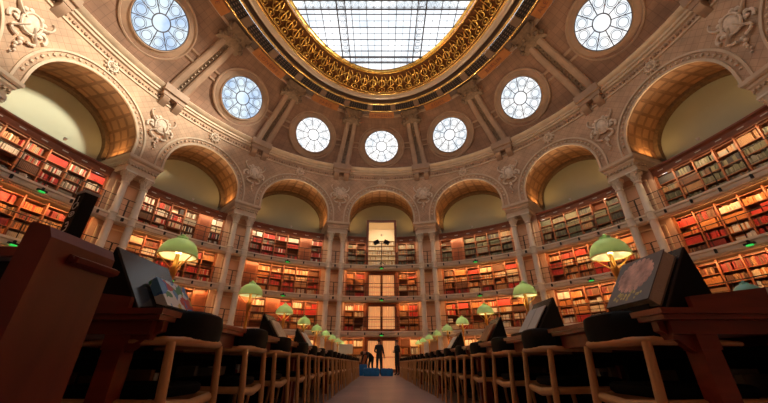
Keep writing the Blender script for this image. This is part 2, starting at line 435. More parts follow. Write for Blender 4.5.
# paired ribs above every pair of columns
SIDE = {-1: 'left', 1: 'right'}
def between(i, sg):
    """words for the pier number i on side sg"""
    if i == 0: return 'between central arch and first arch %s' % SIDE[sg]
    return 'between %s and %s arch %s of centre' % (ORD[i-1], ORD[i], SIDE[sg])
for sg in (-1, 1):
    for i in range(5):
        s = sg*PS[i]; t = t_of(s); base = DP(t, 15.75)
        root = empty('dome_rib', base, label='paired stone rib on the dome %s' % between(i, sg), cat='rib', group='paired ribs on the dome')
        kt = (t_of(s+.1)-t_of(s-.1))/.2
        z_ = [15.75+i_*.45 for i_ in range(10)]+[20.1]
        for e in (-1, 1):
            mb = MB(); lo, hi2 = (.17, .62)
            rows = []
            for z in z_:
                rows.append([DP(t+kt*e*x, z, ii) for x, ii in ((lo, 0), (lo, .2), (lo+.09, .28), (hi2-.09, .28), (hi2, .2), (hi2, 0))])
            mb.grid(rows); mb.build('rib_band', M['rib'], root, smooth=30)
        mb = MB()
        rows = [[DP(t-kt*.17, z, .05), DP(t+kt*.17, z, .05)] for z in z_]; mb.grid(rows)
        for j in range(16): mb.ball(DP(t, 15.95+j*.26, .09), .075, 6, 4)
        mb.build('stud_band', M['dark_relief'], root, smooth=40)
        mb = MB(); bbox(mb, s-.78, s+.78, -.50, 0, ZC0+.1, ZC0+.58, 3); bbox(mb, s-.7, s+.7, -.38, 0, ZC0-.2, ZC0+.1, 3)
        mb.build('base_block', M['rib'], root)
        for e in (-1, 1):
            mb = MB(); cs = s+e*.42
            rows = []
            for z, d in ((ZC0-.2, -.34), (ZC0-.32, -.40), (ZC0-.46, -.36), (ZC0-.6, -.22), (ZC0-.72, -.10), (ZC0-.8, 0)):
                rows.append([P(cs-.2, 0, z), P(cs-.2, d, z), P(cs+.2, d, z), P(cs+.2, 0, z)])
            mb.grid(rows); mb.tube([P(cs-.2, -.26, ZC0-.34), P(cs+.2, -.26, ZC0-.34)], .13, 10)
            mb.build('scroll_console', M['rib'], root, smooth=40)
        # carved capital that carries the ring
        mb = MB()
        for j in range(9):
            a = -1+2*j/8
            mb.ball(DP(t+kt*a*.95, 19.75+.25*math.cos(a*2), .38+.1*(j % 2)), (.17, .17, .2), 7, 5)
        for e in (-1, 1):
            cpt = DP(t+kt*e*.75, 20.15, .5)
            mb.tube([cpt+Vector((0, 0, -.28))+ (DP(t+kt*e*(.75+.3*math.sin(a)), 20.15, .5+.02*a)-cpt)+Vector((0, 0, .28*(1-math.cos(a)))) for a in [x*.5 for x in range(10)]], [.1-.006*x for x in range(10)], 6)
        rows = [[DP(t+kt*x, z, ii) for x in (-.95, -.5, 0, .5, .95)] for z, ii in ((19.55, .0), (19.6, .42), (20.0, .62), (20.25, .72), (20.27, .0))]
        mb.grid(rows)
        mb.build('carved_capital', M['dark_relief'], root, smooth=50)
        # linking string between ribs and oculi
        for e in (-1, 1):
            for zz in (17.75, 18.2):
                mb = MB()
                mb.grid([[DP(t+kt*e*x, zz-.05, .0), DP(t+kt*e*x, zz-.04, .09), DP(t+kt*e*x, zz+.04, .09), DP(t+kt*e*x, zz+.05, 0)] for x in (.62, .85, 1.1, 1.3)])
                mb.build('link_moulding', M['rib'], root, smooth=30)

# ------------------------------------------------------------------ ring cornice around the skylight
def EP(t, a, b, z): return Vector((b*math.sin(t), C+a*math.cos(t), z))
NR = 160
def ering(mb, prof, mi=0, t0=0, t1=2*PI, n=NR):
    L = [0.]
    for p, q in zip(prof, prof[1:]): L.append(L[-1]+math.dist(p, q)*.75)
    return mb.grid([[EP(t0+(t1-t0)*i/n, *p) for p in prof] for i in range(n+1)], [[((t0+(t1-t0)*i/n)*11.5, l) for l in L] for i in range(n+1)], False, mi)
def etorus(mb, a, b, z, r, k=8):
    return mb.grid([[EP(2*PI*i/NR, a+r*math.cos(2*PI*j/k), b+r*math.cos(2*PI*j/k), z+r*math.sin(2*PI*j/k)) for j in range(k+1)] for i in range(NR+1)])
g = MB(); ering(g, [(14.5, 10.9, 20.27), (14.45, 10.85, 20.22), (14.25, 10.65, 20.22), (14.22, 10.6, 20.34)]); trim(g, M['rib'], 35)
g = MB(); ering(g, [(14.22, 10.6, 20.34), (13.85, 10.05, 20.42)]); trim(g, M['darkband'])
g = MB(); etorus(g, 13.8, 9.98, 20.44, .075); trim(g, M['goldbright'], 60)
g = MB(); ering(g, [(13.75, 9.92, 20.45), (13.2, 9.25, 20.6)]); trim(g, M['grille'])
g = MB()
for i in range(30):
    t = 2*PI*(i+.5)/30
    for mm in (1,):
        dt = .022
        rows = [[EP(t-dt, a, b, z), EP(t+dt, a, b, z)] for a, b, z in ((13.72, 9.9, 20.46), (13.72, 9.9, 20.36), (13.22, 9.27, 20.5), (13.22, 9.27, 20.6))]
        g.grid(rows); g.add([rows[0][0], rows[1][0], rows[2][0], rows[3][0]], [(0, 1, 2, 3)]); g.add([rows[0][1], rows[1][1], rows[2][1], rows[3][1]], [(3, 2, 1, 0)])
trim(g, M['block'])
g = MB(); etorus(g, 13.1, 9.13, 20.6, .09); trim(g, M['goldbright'], 60)
g = MB(); ering(g, [(13.05, 9.08, 20.62), (12.95, 8.98, 20.95), (12.8, 8.84, 20.95)]); trim(g, M['darkband'])
g = MB(); ering(g, [(12.8, 8.84, 20.95), (12.78, 8.82, 20.8), (12.68, 8.73, 20.74), (12.5, 8.56, 20.80), (12.38, 8.45, 20.92)]); trim(g, M['ivory'], 60)
g = MB(); etorus(g, 12.3, 8.38, 20.95, .085); etorus(g, 12.12, 8.2, 20.99, .04); trim(g, M['goldbright'], 60)
g = MB(); ering(g, [(12.3, 8.38, 21.0), (11.9, 8.0, 21.22), (11.4, 7.5, 21.42), (10.9, 7.0, 21.55), (10.62, 6.85, 21.58)]); base_o = trim(g, M['goldbase'], 60)
g = MB(); etorus(g, 10.62, 6.86, 21.53, .06); etorus(g, 10.45, 6.7, 21.5, .07); ering(g, [(10.55, 6.8, 21.6), (10.4, 6.64, 21.52), (10.3, 6.54, 21.62)]); trim(g, M['gold'], 60)
# pierced scrollwork: palmettes and spirals
g = MB()
def cove(t, q, lift=0.):
    a = 12.12+(10.72-12.12)*q; b = 8.2+(6.95-8.2)*q; z = 21.02+.53*math.sin(q*PI/2)-.11-lift*.05
    return EP(t, a, b, z)
# equal spacing along the ellipse
NS = 84; tt = [0.]; acc = [0.]
for i in range(1, 2001):
    a = 2*PI*i/2000; tt.append(a); acc.append(acc[-1]+math.hypot(7.6*math.cos(a), 11.5*math.sin(a))*2*PI/2000)
def t_eq(u):
    L = acc[-1]*(u % 1.); i = min(bisect.bisect(acc, L), 2000); return tt[i]
for i in range(NS):
    u0 = i/NS; du = 1/NS
    def cp(x, q, l=0): return cove(t_eq(u0)+ (t_eq_d)*x, q, l)
    a = t_eq(u0); t_eq_d = (acc[-1]/NS)/math.hypot(7.6*math.cos(a), 11.5*math.sin(a))
    # shell-shaped curl at the outer edge
    g.tube([cp(.38*math.sin(b), .17+.13*math.cos(b)) for b in [PI*.75*x/6 - PI*1.4*(1-x/6)+PI*.65 for x in range(-1, 8)]], .05, 5)
    g.ball(cp(0, .18, 1), .1, 6, 4)
    for e in (-1, 1):
        g.tube([cp(e*(.1+.3*math.sin(b)*(1-b/9)), .34+.26*(1-math.cos(b))*.5+.03*b) for b in [x*.6 for x in range(9)]], [.055-.004*x for x in range(9)], 5)
        g.tube([cp(e*(.5-.32*math.sin(b)), .50+.2*math.sin(b*1.3)) for b in [x*.45 for x in range(7)]], [.035]*7, 5)
    g.tube([cp(0, .3), cp(0, .62), cp(0, .92)], [.05, .035, .06], 5)
    g.tube([cp(.5, .62), cp(.45, .8), cp(.25, .93)], .035, 5)
    g.ball(cp(.5, .06), .06, 5, 4)
sc = g.build('gilded_scrollwork', M['gold'], base_o, smooth=60)
# skylight ceiling closure between ring and roof is the ring itself
sky = empty('skylight', (0, C, 21.62), label='great oval glazed skylight in the middle of the dome', cat='skylight')
g = MB(); pts = [EP(2*PI*i/120, 10.32, 6.56, 21.64) for i in range(120)]; g.add(pts, [tuple(range(120))]); g.build('pane', M['glass'], sky)
def half_x(y, ins=0):
    q = (y-C)/(10.3-ins); return (6.54-ins)*math.sqrt(max(0, 1-q*q))
def half_y(x, ins=0):
    q = x/(6.54-ins); return (10.3-ins)*math.sqrt(max(0, 1-q*q))
def barx(mb, y, w, h=.1, ins=0):
    hx = half_x(y, ins)
    if hx > .1: mb.box(-hx, hx, y-w, y+w, 21.6-h, 21.6)
def bary(mb, x, w, h=.1):
    hy = half_y(x)
    if hy > .1: mb.box(x-w, x+w, C-hy, C+hy, 21.6-h, 21.6)
mb = MB()
for y in (C-5.35, C+5.35, C-4.75, C+4.75, C-9.6, C+9.6, C-9.1, C+9.1): barx(mb, y, .04, .08)
for x in (-2.95, -2.4, 2.4, 2.95): bary(mb, x, .035, .08)
mb.build('main_glazing_bars', M['bar'], sky)
mb = MB()
for i in range(-4, 5):
    if abs(i) <= 1: bary(mb, i*1.0, .022, .06)
for x in (2.0, 4.0, 5.0, 6.0): bary(mb, x, .022, .06); bary(mb, -x, .022, .06)
for i in range(-9, 10): barx(mb, C+i*.95, .022, .06)
mb.build('glazing_bars', M['bar'], sky)
mb = MB()
for x in [i*.5 for i in range(-12, 13)]: bary(mb, x, .008, .03)
for i in range(-20, 21): barx(mb, C+i*.475, .008, .03)
mb.build('fine_lead_bars', M['bar'], sky)
mb = MB()
def ringtube(cx, cy, r, w=.012): mb.tube([(cx+r*math.cos(2*PI*j/14), cy+r*math.sin(2*PI*j/14), 21.57) for j in range(14)], w, 4, True)
for y0 in (C+5.05, C-5.05, C+9.35, C-9.35):
    x = -6.
    while x < 6.01:
        if abs(x)+.3 < half_x(y0): ringtube(x, y0, .22); ringtube(x, y0, .12)
        x += .5
for x0 in (-2.67, 2.67):
    y = C-9
    while y < C+9:
        if abs(y-C) < half_y(x0)-.3: ringtube(x0, y, .2); ringtube(x0, y+.25, .1)
        y += .5
for y0 in (C+5.7, C+6.15): pass
tag(mb.build('ornamental_leading', M['bar'], sky), kind='stuff')
g = MB()
for x in [i*1.+.5 for i in range(-6, 6)]:
    for i in range(-10, 10):
        y = C+(i+.5)*.95
        if abs(x) < half_x(y)-.2: g.ball((x, y, 21.57), .04, 6, 4)
tag(g.build('glazing_bosses', M['bar'], sky), kind='stuff')

# lettered plaques
CITY = {0: 'ATHENES', 1: 'ROME', 2: 'BERLIN', 3: 'ALEXANDRIE', -1: 'PARIS', -2: 'LONDRES', -3: 'VIENNE'}
for k, word in CITY.items():
    c, h = bay(k); t = t_of(c); dt = .105 if len(word) < 8 else .12
    a, b = (14.15, 10.45); ctr = EP(t, a, b, 20.255)
    root = empty('name_plaque', ctr, label='orange lettered plaque under the skylight ring above the %s' % BN[k], cat='plaque', group='city name plaques around the ring')
    mb = MB(); rows = [[EP(t-dt+2*dt*i/8, x, y, z) for x, y, z in ((14.40, 10.78, 20.24), (14.40, 10.78, 20.17), (13.9, 10.12, 20.34), (13.9, 10.12, 20.42))] for i in range(9)]
    mb.grid(rows, None, True); mb.add(rows[0], [(0, 1, 2, 3)]); mb.add(rows[-1], [(3, 2, 1, 0)])
    mb.build('plate', M['plaque'], root)
    cu = bpy.data.curves.new('lettering', 'FONT'); cu.body = word; cu.size = .38; cu.extrude = .006; cu.align_x = 'CENTER'; cu.align_y = 'CENTER'; cu.space_character = 1.25
    to = bpy.data.objects.new('tmp_text', cu); col.objects.link(to); bpy.context.view_layer.update()
    me = bpy.data.meshes.new_from_object(to.evaluated_get(bpy.context.evaluated_depsgraph_get())); bpy.data.objects.remove(to)
    me.materials.clear(); me.materials.append(M['letter']); lo = bpy.data.objects.new('lettering', me); col.objects.link(lo); lo.parent = root
    x = (EP(t+.01, a, b, 0)-EP(t-.01, a, b, 0)).normalized()
    inw = Vector((0, 0, 1)).cross(x).normalized()
    up = -(EP(t, 14.40, 10.78, 20.17)-EP(t, 13.9, 10.12, 20.34)).normalized()
    # read from below: right = x, up = towards the centre of the room, facing down
    nn = x.cross(up).normalized(); up = nn.cross(x)
    if nn.z > 0: nn = -nn; x = -x
    lo.matrix_local = Matrix(((x.x, up.x, nn.x, nn.x*.03), (x.y, up.y, nn.y, nn.y*.03), (x.z, up.z, nn.z, nn.z*.03), (0, 0, 0, 1)))

# ------------------------------------------------------------------ imposts, piers, columns, reliefs
def column_proto():
    root = empty('iron_column')
    mb = MB(); mb.box(-.36, .36, -.36, .36, 0, .25); mb.lathe([(.0, .25), (.31, .25), (.33, .32), (.31, .4), (.25, .43), (.26, .5), (.26, .55), (.21, .62)], 20); mb.build('base', M['column'], root, smooth=40, local=True)
    mb = MB(); pr = [(.19, .6)]
    for zz in (2.28, 4.64, 6.98):
        pr += [(.175, zz-.12), (.215, zz-.1), (.215, zz-.02), (.18, zz), (.18, zz+.3), (.215, zz+.32), (.215, zz+.40), (.175, zz+.48)]
    pr += [(.15, 8.95), (.19, 8.98), (.19, 9.05), (.145, 9.1)]
    mb.lathe(pr, 20); mb.build('shaft', M['column'], root, smooth=35, local=True)
    mb = MB(); mb.lathe([(.14, 9.05), (.145, 9.2), (.17, 9.4), (.25, 9.58)], 16)
    for tier, (z0, z1, rr, n, ph) in enumerate(((9.08, 9.33, .135, 8, 0), (9.2, 9.47, .15, 8, .5))):
        for j in range(n):
            a = 2*PI*(j+ph)/n; m4 = Matrix.Rotation(a, 4, 'Z')
            pts = [m4 @ Vector(p) for p in ((rr, 0, z0), (rr+.03, 0, (z0+z1)/2), (rr+.08, 0, z1), (rr+.13, 0, z1-.03))]
            mb.tube(pts, [.04, .045, .04, .022], 5)
    for j in range(4):
        a = PI/4+PI/2*j; m4 = Matrix.Rotation(a, 4, 'Z')
        mb.tube([m4 @ Vector((.29+.06*math.cos(b), 0, 9.52+.06*math.sin(b))) for b in [x*.7 for x in range(9)]], .035, 5)
    mb.box(-.27, .27, -.27, .27, 9.59, 9.67); mb.build('capital', M['column'], root, smooth=50, local=True)
    return root
cproto = column_proto(); first = True
bpy.context.view_layer.update()
pil_z = 9.66
for sg in (-1, 1):
    for i in range(5):
        s = sg*PS[i]
        for e in (-1, 1):
            o = cproto if first else copy_tree(cproto); first = False
            o.location = P(s+e*.47, .22, 0); o.rotation_euler = (0, 0, ang(s))
            tag(o, '%s pale iron column of the pair %s' % (SIDE[e], between(i, sg)), 'column', 'paired iron columns around the hall')
        # entablature block
        root = empty('impost_block', P(s, 1.2, pil_z), label='moulded stone impost block over the columns %s' % between(i, sg), cat='impost', group='impost blocks over the columns')
        mb = MB()
        lv = [(0, .03, pil_z), (.10, -.02, pil_z+.02), (.10, -.02, pil_z+.2), (.07, .0, pil_z+.21), (.07, .0, pil_z+.48), (.02, -.04, pil_z+.5), (-.02, -.08, pil_z+.58)]
        def slab(mb, w, d0, z0, z1, w2=None, d2=None):
            w2 = w2 or w; d2 = d0 if d2 is None else d2
            n = 3
            rows0 = [P(s-w+2*w*j/n, d0, z0) for j in range(n+1)]; rows1 = [P(s-w2+2*w2*j/n, d2, z1) for j in range(n+1)]
            b0 = [P(s-w, ND, z0), P(s+w, ND, z0)]; b1 = [P(s-w2, ND, z1), P(s+w2, ND, z1)]
            lo_ = [b0[0]]+rows0+[b0[1]]; hi_ = [b1[0]]+rows1+[b1[1]]
            mb.grid([lo_, hi_]); mb.add(lo_, [tuple(range(len(lo_)))[::-1]]); mb.add(hi_, [tuple(range(len(hi_)))])
        slab(mb, .78, .08, pil_z, pil_z+.18); slab(mb, .74, .12, pil_z+.18, pil_z+.46)
        for j in range(9):
            q = -.70+.175*j; bbox(mb, s+q-.05, s+q+.05, .0, .12, pil_z+.36, pil_z+.45, 1)
        for e in (-1, 1):
            for j in range(10): bbox(mb, s+e*.79-.05, s+e*.79+.05, .15+.22*j, .27+.22*j, pil_z+.36, pil_z+.45, 1)
        mb.build('architrave', M['stone'], root)
        mb = MB(); slab(mb, .76, .08, pil_z+.46, pil_z+.56, .84, 0.); slab(mb, .84, 0., pil_z+.56, pil_z+.68); slab(mb, .88, -.06, pil_z+.68, pil_z+.76, .94, -.12); slab(mb, .94, -.12, pil_z+.76, HI+.0)
        mb.build('cornice', M['stone'], root)
        # pier wall behind the columns
        root = empty('wall_pier', P(s, 1.6, 0), kind='structure')
        mb = MB(); bbox(mb, s-.86, s+.86, FD-.1, BK+.2, 0, pil_z, 3); mb.build('pier', M['pier'], root)
        mb = MB()
        for z0, z1 in ((.2, 2.0), (2.75, 4.4), (5.1, 6.75), (7.4, 9.3)):
            for (a_, b_, c_, d_) in ((-.6, .6, z0, z0+.07), (-.6, .6, z1-.07, z1), (-.6, -.53, z0, z1), (.53, .6, z0, z1)):
                bbox(mb, s+a_, s+b_, FD-.16, FD-.09, c_, d_, 2)
        mb.build('panel_moulding', M['stone'], root)

def relief_proto():
    """carved trophy: shield, crossed ribbons, scrolls; x = right, z = up, -y = into the room"""
    root = empty('carved_trophy')
    mb = MB(); mb.ball((0, -.10, 0), (.36, .16, .5), 14, 8); mb.tube([(.42*math.cos(a), -.16, .56*math.sin(a)) for a in [2*PI*i/20 for i in range(20)]], .06, 6, True)
    mb.build('shield', M['relief'], root, smooth=50, local=True)
    for e in (-1, 1):
        mb = MB()
        mb.tube([(e*(.30+.55*math.sin(a*.8)), -.1-.05*math.sin(a*2), .45-.35*math.cos(a*1.1)+.05*a) for a in [x*.32 for x in range(10)]], [.12-.007*x for x in range(10)], 7, flat=.6)
        mb.tube([(e*(.66+.20*math.cos(a)), -.08, -.25+.24*math.sin(a)) for a in [x*.45-1 for x in range(11)]], [.1-.006*x for x in range(11)], 7)
        mb.build('scroll', M['relief'], root, smooth=50, local=True)
        mb = MB()
        mb.tube([(e*(.1+.12*x), -.22+.02*x, -.15-.17*x) for x in range(5)], [.09, .1, .11, .12, .13], 6, flat=.4)
        mb.tube([(e*(.2+.35*math.sin(a)), -.15, -.75-.25*math.cos(a)) for a in [x*.5 for x in range(8)]], [.08-.006*x for x in range(8)], 6)
        mb.build('ribbon', M['relief'], root, smooth=50, local=True)
        mb = MB()
        for j in range(5):
            a = .4+j*.4; mb.ball((e*(.62*math.sin(a)), -.08, .05+.62*math.cos(a)), (.13, .07, .11), 7, 5)
        mb.build('leaf_spray', M['relief'], root, smooth=50, local=True)
    mb = MB()
    for j in range(6): mb.ball((.06*math.sin(j*2), -.1, -1.05-.17*j), .12-.012*j, 7, 5)
    mb.build('drop', M['relief'], root, smooth=50, local=True)
    return root
rp = relief_proto(); first = True
ros = empty('rosette')
mb = MB(); mb.tube([(.3*math.cos(a), -.08, .3*math.sin(a)) for a in [2*PI*i/20 for i in range(20)]], .06, 6, True); mb.ball((0, -.1, 0), (.13, .14, .13), 10, 6)
for j in range(8):
    a = 2*PI*j/8; mb.ball((.2*math.cos(a), -.07, .2*math.sin(a)), .07, 6, 4)
mb.build('flower', M['relief'], ros, smooth=50, local=True)
mb = MB()
for j in range(10):
    a = 2*PI*j/10; mb.ball((.42*math.cos(a), -.03, .42*math.sin(a)), .09, 6, 4)
mb.build('leaf_rim', M['stone'], ros, smooth=50, local=True)
bpy.context.view_layer.update()
for sg in (-1, 1):
    for i in range(5):
        o = rp if first else copy_tree(rp); first = False
        s = sg*PS[i]; o.location = P(s, 0, 13.05); o.rotation_euler = (0, 0, ang(s)); o.scale = (.86, .8, .86)
        tag(o, 'carved cream trophy with scrolls on the spandrel %s' % between(i, sg), 'relief', 'carved trophies on the spandrels')
first = True
for k in BAYS:
    o = ros if first else copy_tree(ros); first = False
    c, h = bay(k); o.location = P(c, 0, 14.38); o.rotation_euler = (0, 0, ang(c)); o.scale = (.85, 1, .85)
    tag(o, 'round carved rosette above the arch of the %s' % BN[k], 'rosette', 'rosettes above the arches')

# ------------------------------------------------------------------ galleries
LV = [0., 2.55, 4.91, 7.25]; TH = .27
GN = {1: 'lowest', 2: 'middle', 3: 'highest'}
def railing(s0, s1, z, label):
    root = empty('railing', P((s0+s1)/2, -.2, z), label=label, cat='railing', group='iron gallery railings')
    n = max(2, round((s1-s0)/1.15)); H = .95
    for nm, zz, r in (('top_rail', H, .022), ('rail', .62, .011), ('rail', .32, .011)):
        mb = MB(); m = 8; mb.tube([P(s0+(s1-s0)*i/m, .22, z+zz) for i in range(m+1)], r, 5); mb.build(nm, M['iron'], root, smooth=60)
    for i in range(n+1):
        s = s0+(s1-s0)*i/n; mb = MB(); mb.tube([P(s, .22, z+.0), P(s, .22, z+H)], .018, 5)
        mb.box(-.04, .04, -.05, .02, z-.25, z-.08, Matrix.Translation(P(s, .18, 0)) @ Matrix.Rotation(ang(s), 4, 'Z')); mb.build('post', M['iron'], root)
for lv in (1, 2, 3):
    z = LV[lv]
    root = empty('gallery', P(0, 0, z-TH), label='%s curved gallery walkway running round the hall past the columns' % GN[lv], cat='gallery')
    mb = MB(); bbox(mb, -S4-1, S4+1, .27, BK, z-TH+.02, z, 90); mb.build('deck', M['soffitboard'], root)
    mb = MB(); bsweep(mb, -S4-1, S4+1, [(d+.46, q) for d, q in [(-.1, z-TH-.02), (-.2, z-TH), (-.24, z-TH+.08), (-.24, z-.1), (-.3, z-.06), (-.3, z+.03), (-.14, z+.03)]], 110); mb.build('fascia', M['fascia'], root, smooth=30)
    mb = MB(); bbox(mb, -S4-1, S4+1, .36, .46, z-TH-.06, z-TH+.02, 90); bbox(mb, -S4-1, S4+1, .6, .68, z-TH-.04, z-TH+.02, 90); mb.build('joist', M['fascia'], root)
    for k in BAYS:
        c, h = bay(k); railing(c-h+.02, c+h-.02, z+.02, 'thin black iron railing of the %s gallery, %s' % (GN[lv], BN[k]))
        if lv == 3 and k in (2, 3, -2): continue
        m4 = Matrix.Translation(P(c, .14, z-TH-.02)) @ Matrix.Rotation(ang(c), 4, 'Z')
        r2 = empty('emergency_light', m4.to_translation(), label='small green emergency light under the %s gallery, %s' % (GN[lv], BN[k]), cat='emergency light', group='green emergency lights')
        g = MB(); g.box(-.10, .10, -.02, .07, .0, .06, m4); g.build('lit_panel', M['exitg'], r2)
        g = MB(); g.box(-.18, .18, -.01, .1, .06, .13, m4); g.build('housing', M['iron'], r2)

# ------------------------------------------------------------------ bookcases
books = []    # (s, d, z, width, height, depth, colour, bay, tier, column, row)
PAL = dict(red=(.48, .03, .02), dark_red=(.22, .02, .015), orange=(.52, .20, .055), cream=(.62, .50, .33), tan=(.36, .19, .08), brown=(.13, .055, .025),
           green=(.075, .085, .045), grey=(.24, .22, .17), white=(.66, .62, .54), black=(.025, .02, .02), olive=(.17, .155, .085), blue=(.04, .05, .08))
PN = list(PAL)
for nme in PN: M['bk_'+nme] = mat('book_cloth_'+nme, PAL[nme], .55, var=.15, scale=9)
def palette(k, tier):
    if tier == 3:
        if k >= 1: return R.choice([['olive', 'grey', 'olive', 'green'], ['green', 'olive', 'grey', 'brown'], ['olive', 'tan', 'grey'], ['green', 'black', 'olive']])
        if k == 0: return ['olive', 'grey', 'green', 'tan']
        if k == -1: return R.choice([['red', 'red', 'white', 'dark_red'], ['brown', 'red', 'grey']])
        return R.choice([['red', 'white', 'grey', 'brown'], ['white', 'cream', 'red', 'black'], ['grey', 'tan', 'red', 'white']])
    if tier == 2:
        return R.choice([['red', 'red', 'dark_red'], ['red', 'cream', 'orange'], ['orange', 'tan', 'cream'], ['dark_red', 'brown', 'red'], ['cream', 'orange', 'white'], ['tan', 'brown', 'orange']])
    if tier == 1:
        return R.choice([['orange', 'cream', 'orange'], ['cream', 'tan', 'white'], ['red', 'orange', 'tan'], ['brown', 'tan', 'dark_red'], ['orange', 'red', 'cream']])
    return R.choice([['cream', 'white', 'tan'], ['brown', 'orange', 'cream'], ['white', 'grey', 'cream'], ['orange', 'tan', 'red']])
CASEN = {0: 'ground floor', 1: 'lowest gallery', 2: 'middle gallery', 3: 'highest gallery'}
def bookcase(k, tier, s0, s1, ncol, doors=(), side=''):
    z0 = LV[tier]+.03; z1 = (LV[tier+1]-TH-.03) if tier < 3 else 9.33
    nrow = 4
    root = empty('bookcase', P((s0+s1)/2, FD, z0), label='oak bookcase of the %s, %s%s' % (CASEN[tier], side, BN[k]), cat='bookcase', group='oak bookcases around the hall')
    mb = MB(); bbox(mb, s0, s1, BK-.05, BK-.01, z0, z1); mb.build('back_panel', M['caseback'], root)
    cw = (s1-s0)/ncol
    for j in range(ncol+1):
        s = s0+cw*j; mb = MB(); w = .028 if 0 < j < ncol else .05
        s = min(max(s, s0+w), s1-w)
        bbox(mb, s-w, s+w, FD, BK-.05, z0, z1, 1); mb.build('upright', M['case'], root)
    hb = .12
    rh = (z1-z0-hb-.1)/nrow
    for j in range(nrow+1):
        zz = z0+hb+rh*j; mb = MB(); bbox(mb, s0, s1, FD+.03, BK-.05, zz-.03, zz); mb.build('shelf' if j < nrow else 'top_board', M['case'], root)
    mb = MB(); bbox(mb, s0, s1, FD-.02, FD+.03, z0, z0+hb-.04); mb.build('plinth', M['cornice'], root)
    if tier == 3:
        mb = MB(); bsweep(mb, s0-.0, s1+.0, [(FD+.1, z1-.05), (FD-.03, z1-.03), (FD-.05, z1+.02), (FD-.06, z1+.24), (FD-.12, z1+.30), (FD-.16, z1+.34), (FD-.16, z1+.42), (FD+.45, z1+.42)]); mb.build('cornice', M['cornice'], root, smooth=30)
        for j in range(ncol):
            sm = s0+cw*(j+.5); mb = MB(); bbox(mb, sm-.12, sm+.12, FD-.075, FD-.055, z1+.12, z1+.16, 1); mb.build('label_holder', M['label'], root)
    for j in range(ncol):
        if j in doors:
            a, b = s0+cw*j+.03, s0+cw*(j+1)-.03
            mb = MB(); bbox(mb, a, b, FD-.02, FD+.03, z0+hb, z1-.1, 2); dr = mb.build('door', M['case'], root)
            mb = MB()
            for zz in (z0+hb+.15, (z0+z1)/2+.05):
                bbox(mb, a+.1, b-.1, FD-.035, FD-.02, zz, zz+(z1-z0)/2-.38, 1)
            mb.build('raised_panel', M['cornice'], dr)
            continue
        for r_ in range(nrow):
            zz = z0+hb+rh*r_; fill = R.choice([1, 1, 1, 1, 1, .8]) if R.random() > .04 else .0
            p = palette(k, tier); s = s0+cw*j+.045; e = s0+cw*(j+1)-.045; stop = s+(e-s)*fill
            hh = rh-.06-R.random()*.1; uni = R.random() < .3
            if R.random() < .08 and rh > .4:      # a flat pile
                zz2 = zz
                for q in range(R.randint(3, 6)):
                    th = R.uniform(.04, .07)
                    books.append([s+.2, FD+.1, zz2, .34, th, .26, R.choice(p), k, tier, j, r_]); zz2 += th
                s += .42
            main = R.choice(p)
            while s < stop-.03:
                w = R.uniform(.035, .075) if not uni else .055
                if s+w > e: break
                h_ = hh*(R.uniform(.8, 1.) if not uni else 1)
                c_ = main if (uni or R.random() < .45) else R.choice(p)
                books.append([s+w/2, FD+.05+R.random()*.04*(0 if uni else 1), zz, w-.004, h_, .3, c_, k, tier, j, r_]); s += w
                if R.random() < .03: s += .07
for k in BAYS:
    c, h = bay(k); w = h-.88
    for tier in range(4):
        if k == 0:
            bookcase(k, tier, -w, -DOORW-.02, 2, side='left of the doors, '); bookcase(k, tier, DOORW+.02, w, 2, side='right of the doors, ')
        else:
            dr = ()
            if tier == 3 and k == 1: dr = (1,)
            if tier == 3 and k == -1: dr = (4,)
            if tier == 3 and k == -2: dr = (4,)
            if tier == 2 and k == -1: dr = (0,)
            if tier == 1 and k in (-1, -2): dr = (0, 2) if k == -1 else (5,)
            if tier == 1 and k == 2: dr = (5,)
            bookcase(k, tier, c-w, c+w, 6, dr)

# ------------------------------------------------------------------ doors of the central bay
def door(n, z0, z1, glassm, top=False):
    root = empty('door_%d' % n, P(0, FD, z0), kind='structure')
    mb = MB()
    W = DOORW; f = .16 if not top else .14
    bd = FD+.1 if top else BK
    for a, b in ((-W, -W+f), (W-f, W)): bbox(mb, a, b, FD-.06, bd, z0, z1, 1)
    bbox(mb, -W, W, FD-.06, FD+.08 if top else bd, z1-f, z1, 2); mb.build('door_frame', M['cornice'], root)
    if top: return root
    for e in (-1, 1):
        a, b = (-W+f, -.012) if e < 0 else (.012, W-f)
        lf = MB()
        for (p, q, r_, s_) in ((a, a+.07, z0, z1-f), (b-.07, b, z0, z1-f), (a, b, z0, z0+.22), (a, b, z1-f-.09, z1-f), (a, b, z0+(z1-z0)*.42, z0+(z1-z0)*.42+.04)):
            bbox(lf, p, q, FD+.1, FD+.15, r_, s_, 1)
        leaf = lf.build('door_leaf', M['case'], root)
        gm = MB(); rows = []
        for i in range(25):
            s = a+.07+(b-a-.14)*i/24; d = FD+.17+.018*math.sin(i*1.3); rows.append([P(s, d, z0+.2), P(s, d, z1-f-.05)])
        gm.grid(rows); gm.build('curtain', glassm, leaf, smooth=60)
        hm = MB(); hs = -.05 if e < 0 else .05; hm.tube([P(hs, FD+.06, z0+.95), P(hs, FD+.06, z0+1.15)], .014, 6); hm.build('handle', M['brass'], leaf)
    return root
door(1, 0.0, 2.26, M['doorglass']); door(2, LV[1]+.03, LV[2]-TH-.03, M['curtain']); door(3, LV[2]+.03, LV[3]-TH-.03, M['curtain'])
door(4, LV[3]+.03, 11.25, None, True)
mb = MB(); mb.grid([[P(x, FD, 11.24), P(x, ND+.05, DTOP), P(x, ND+.05, DTOP+.06), P(x, FD, 11.30)] for x in (-DOORW, 0, DOORW)], None, True)
for e in (-DOORW, DOORW-.1): bbox(mb, e, e+.1, FD+.2, ND+.2, LV[3], 11.3, 1)
tag(mb.build('wall_doorway_reveal', M['cornice']), kind='structure')
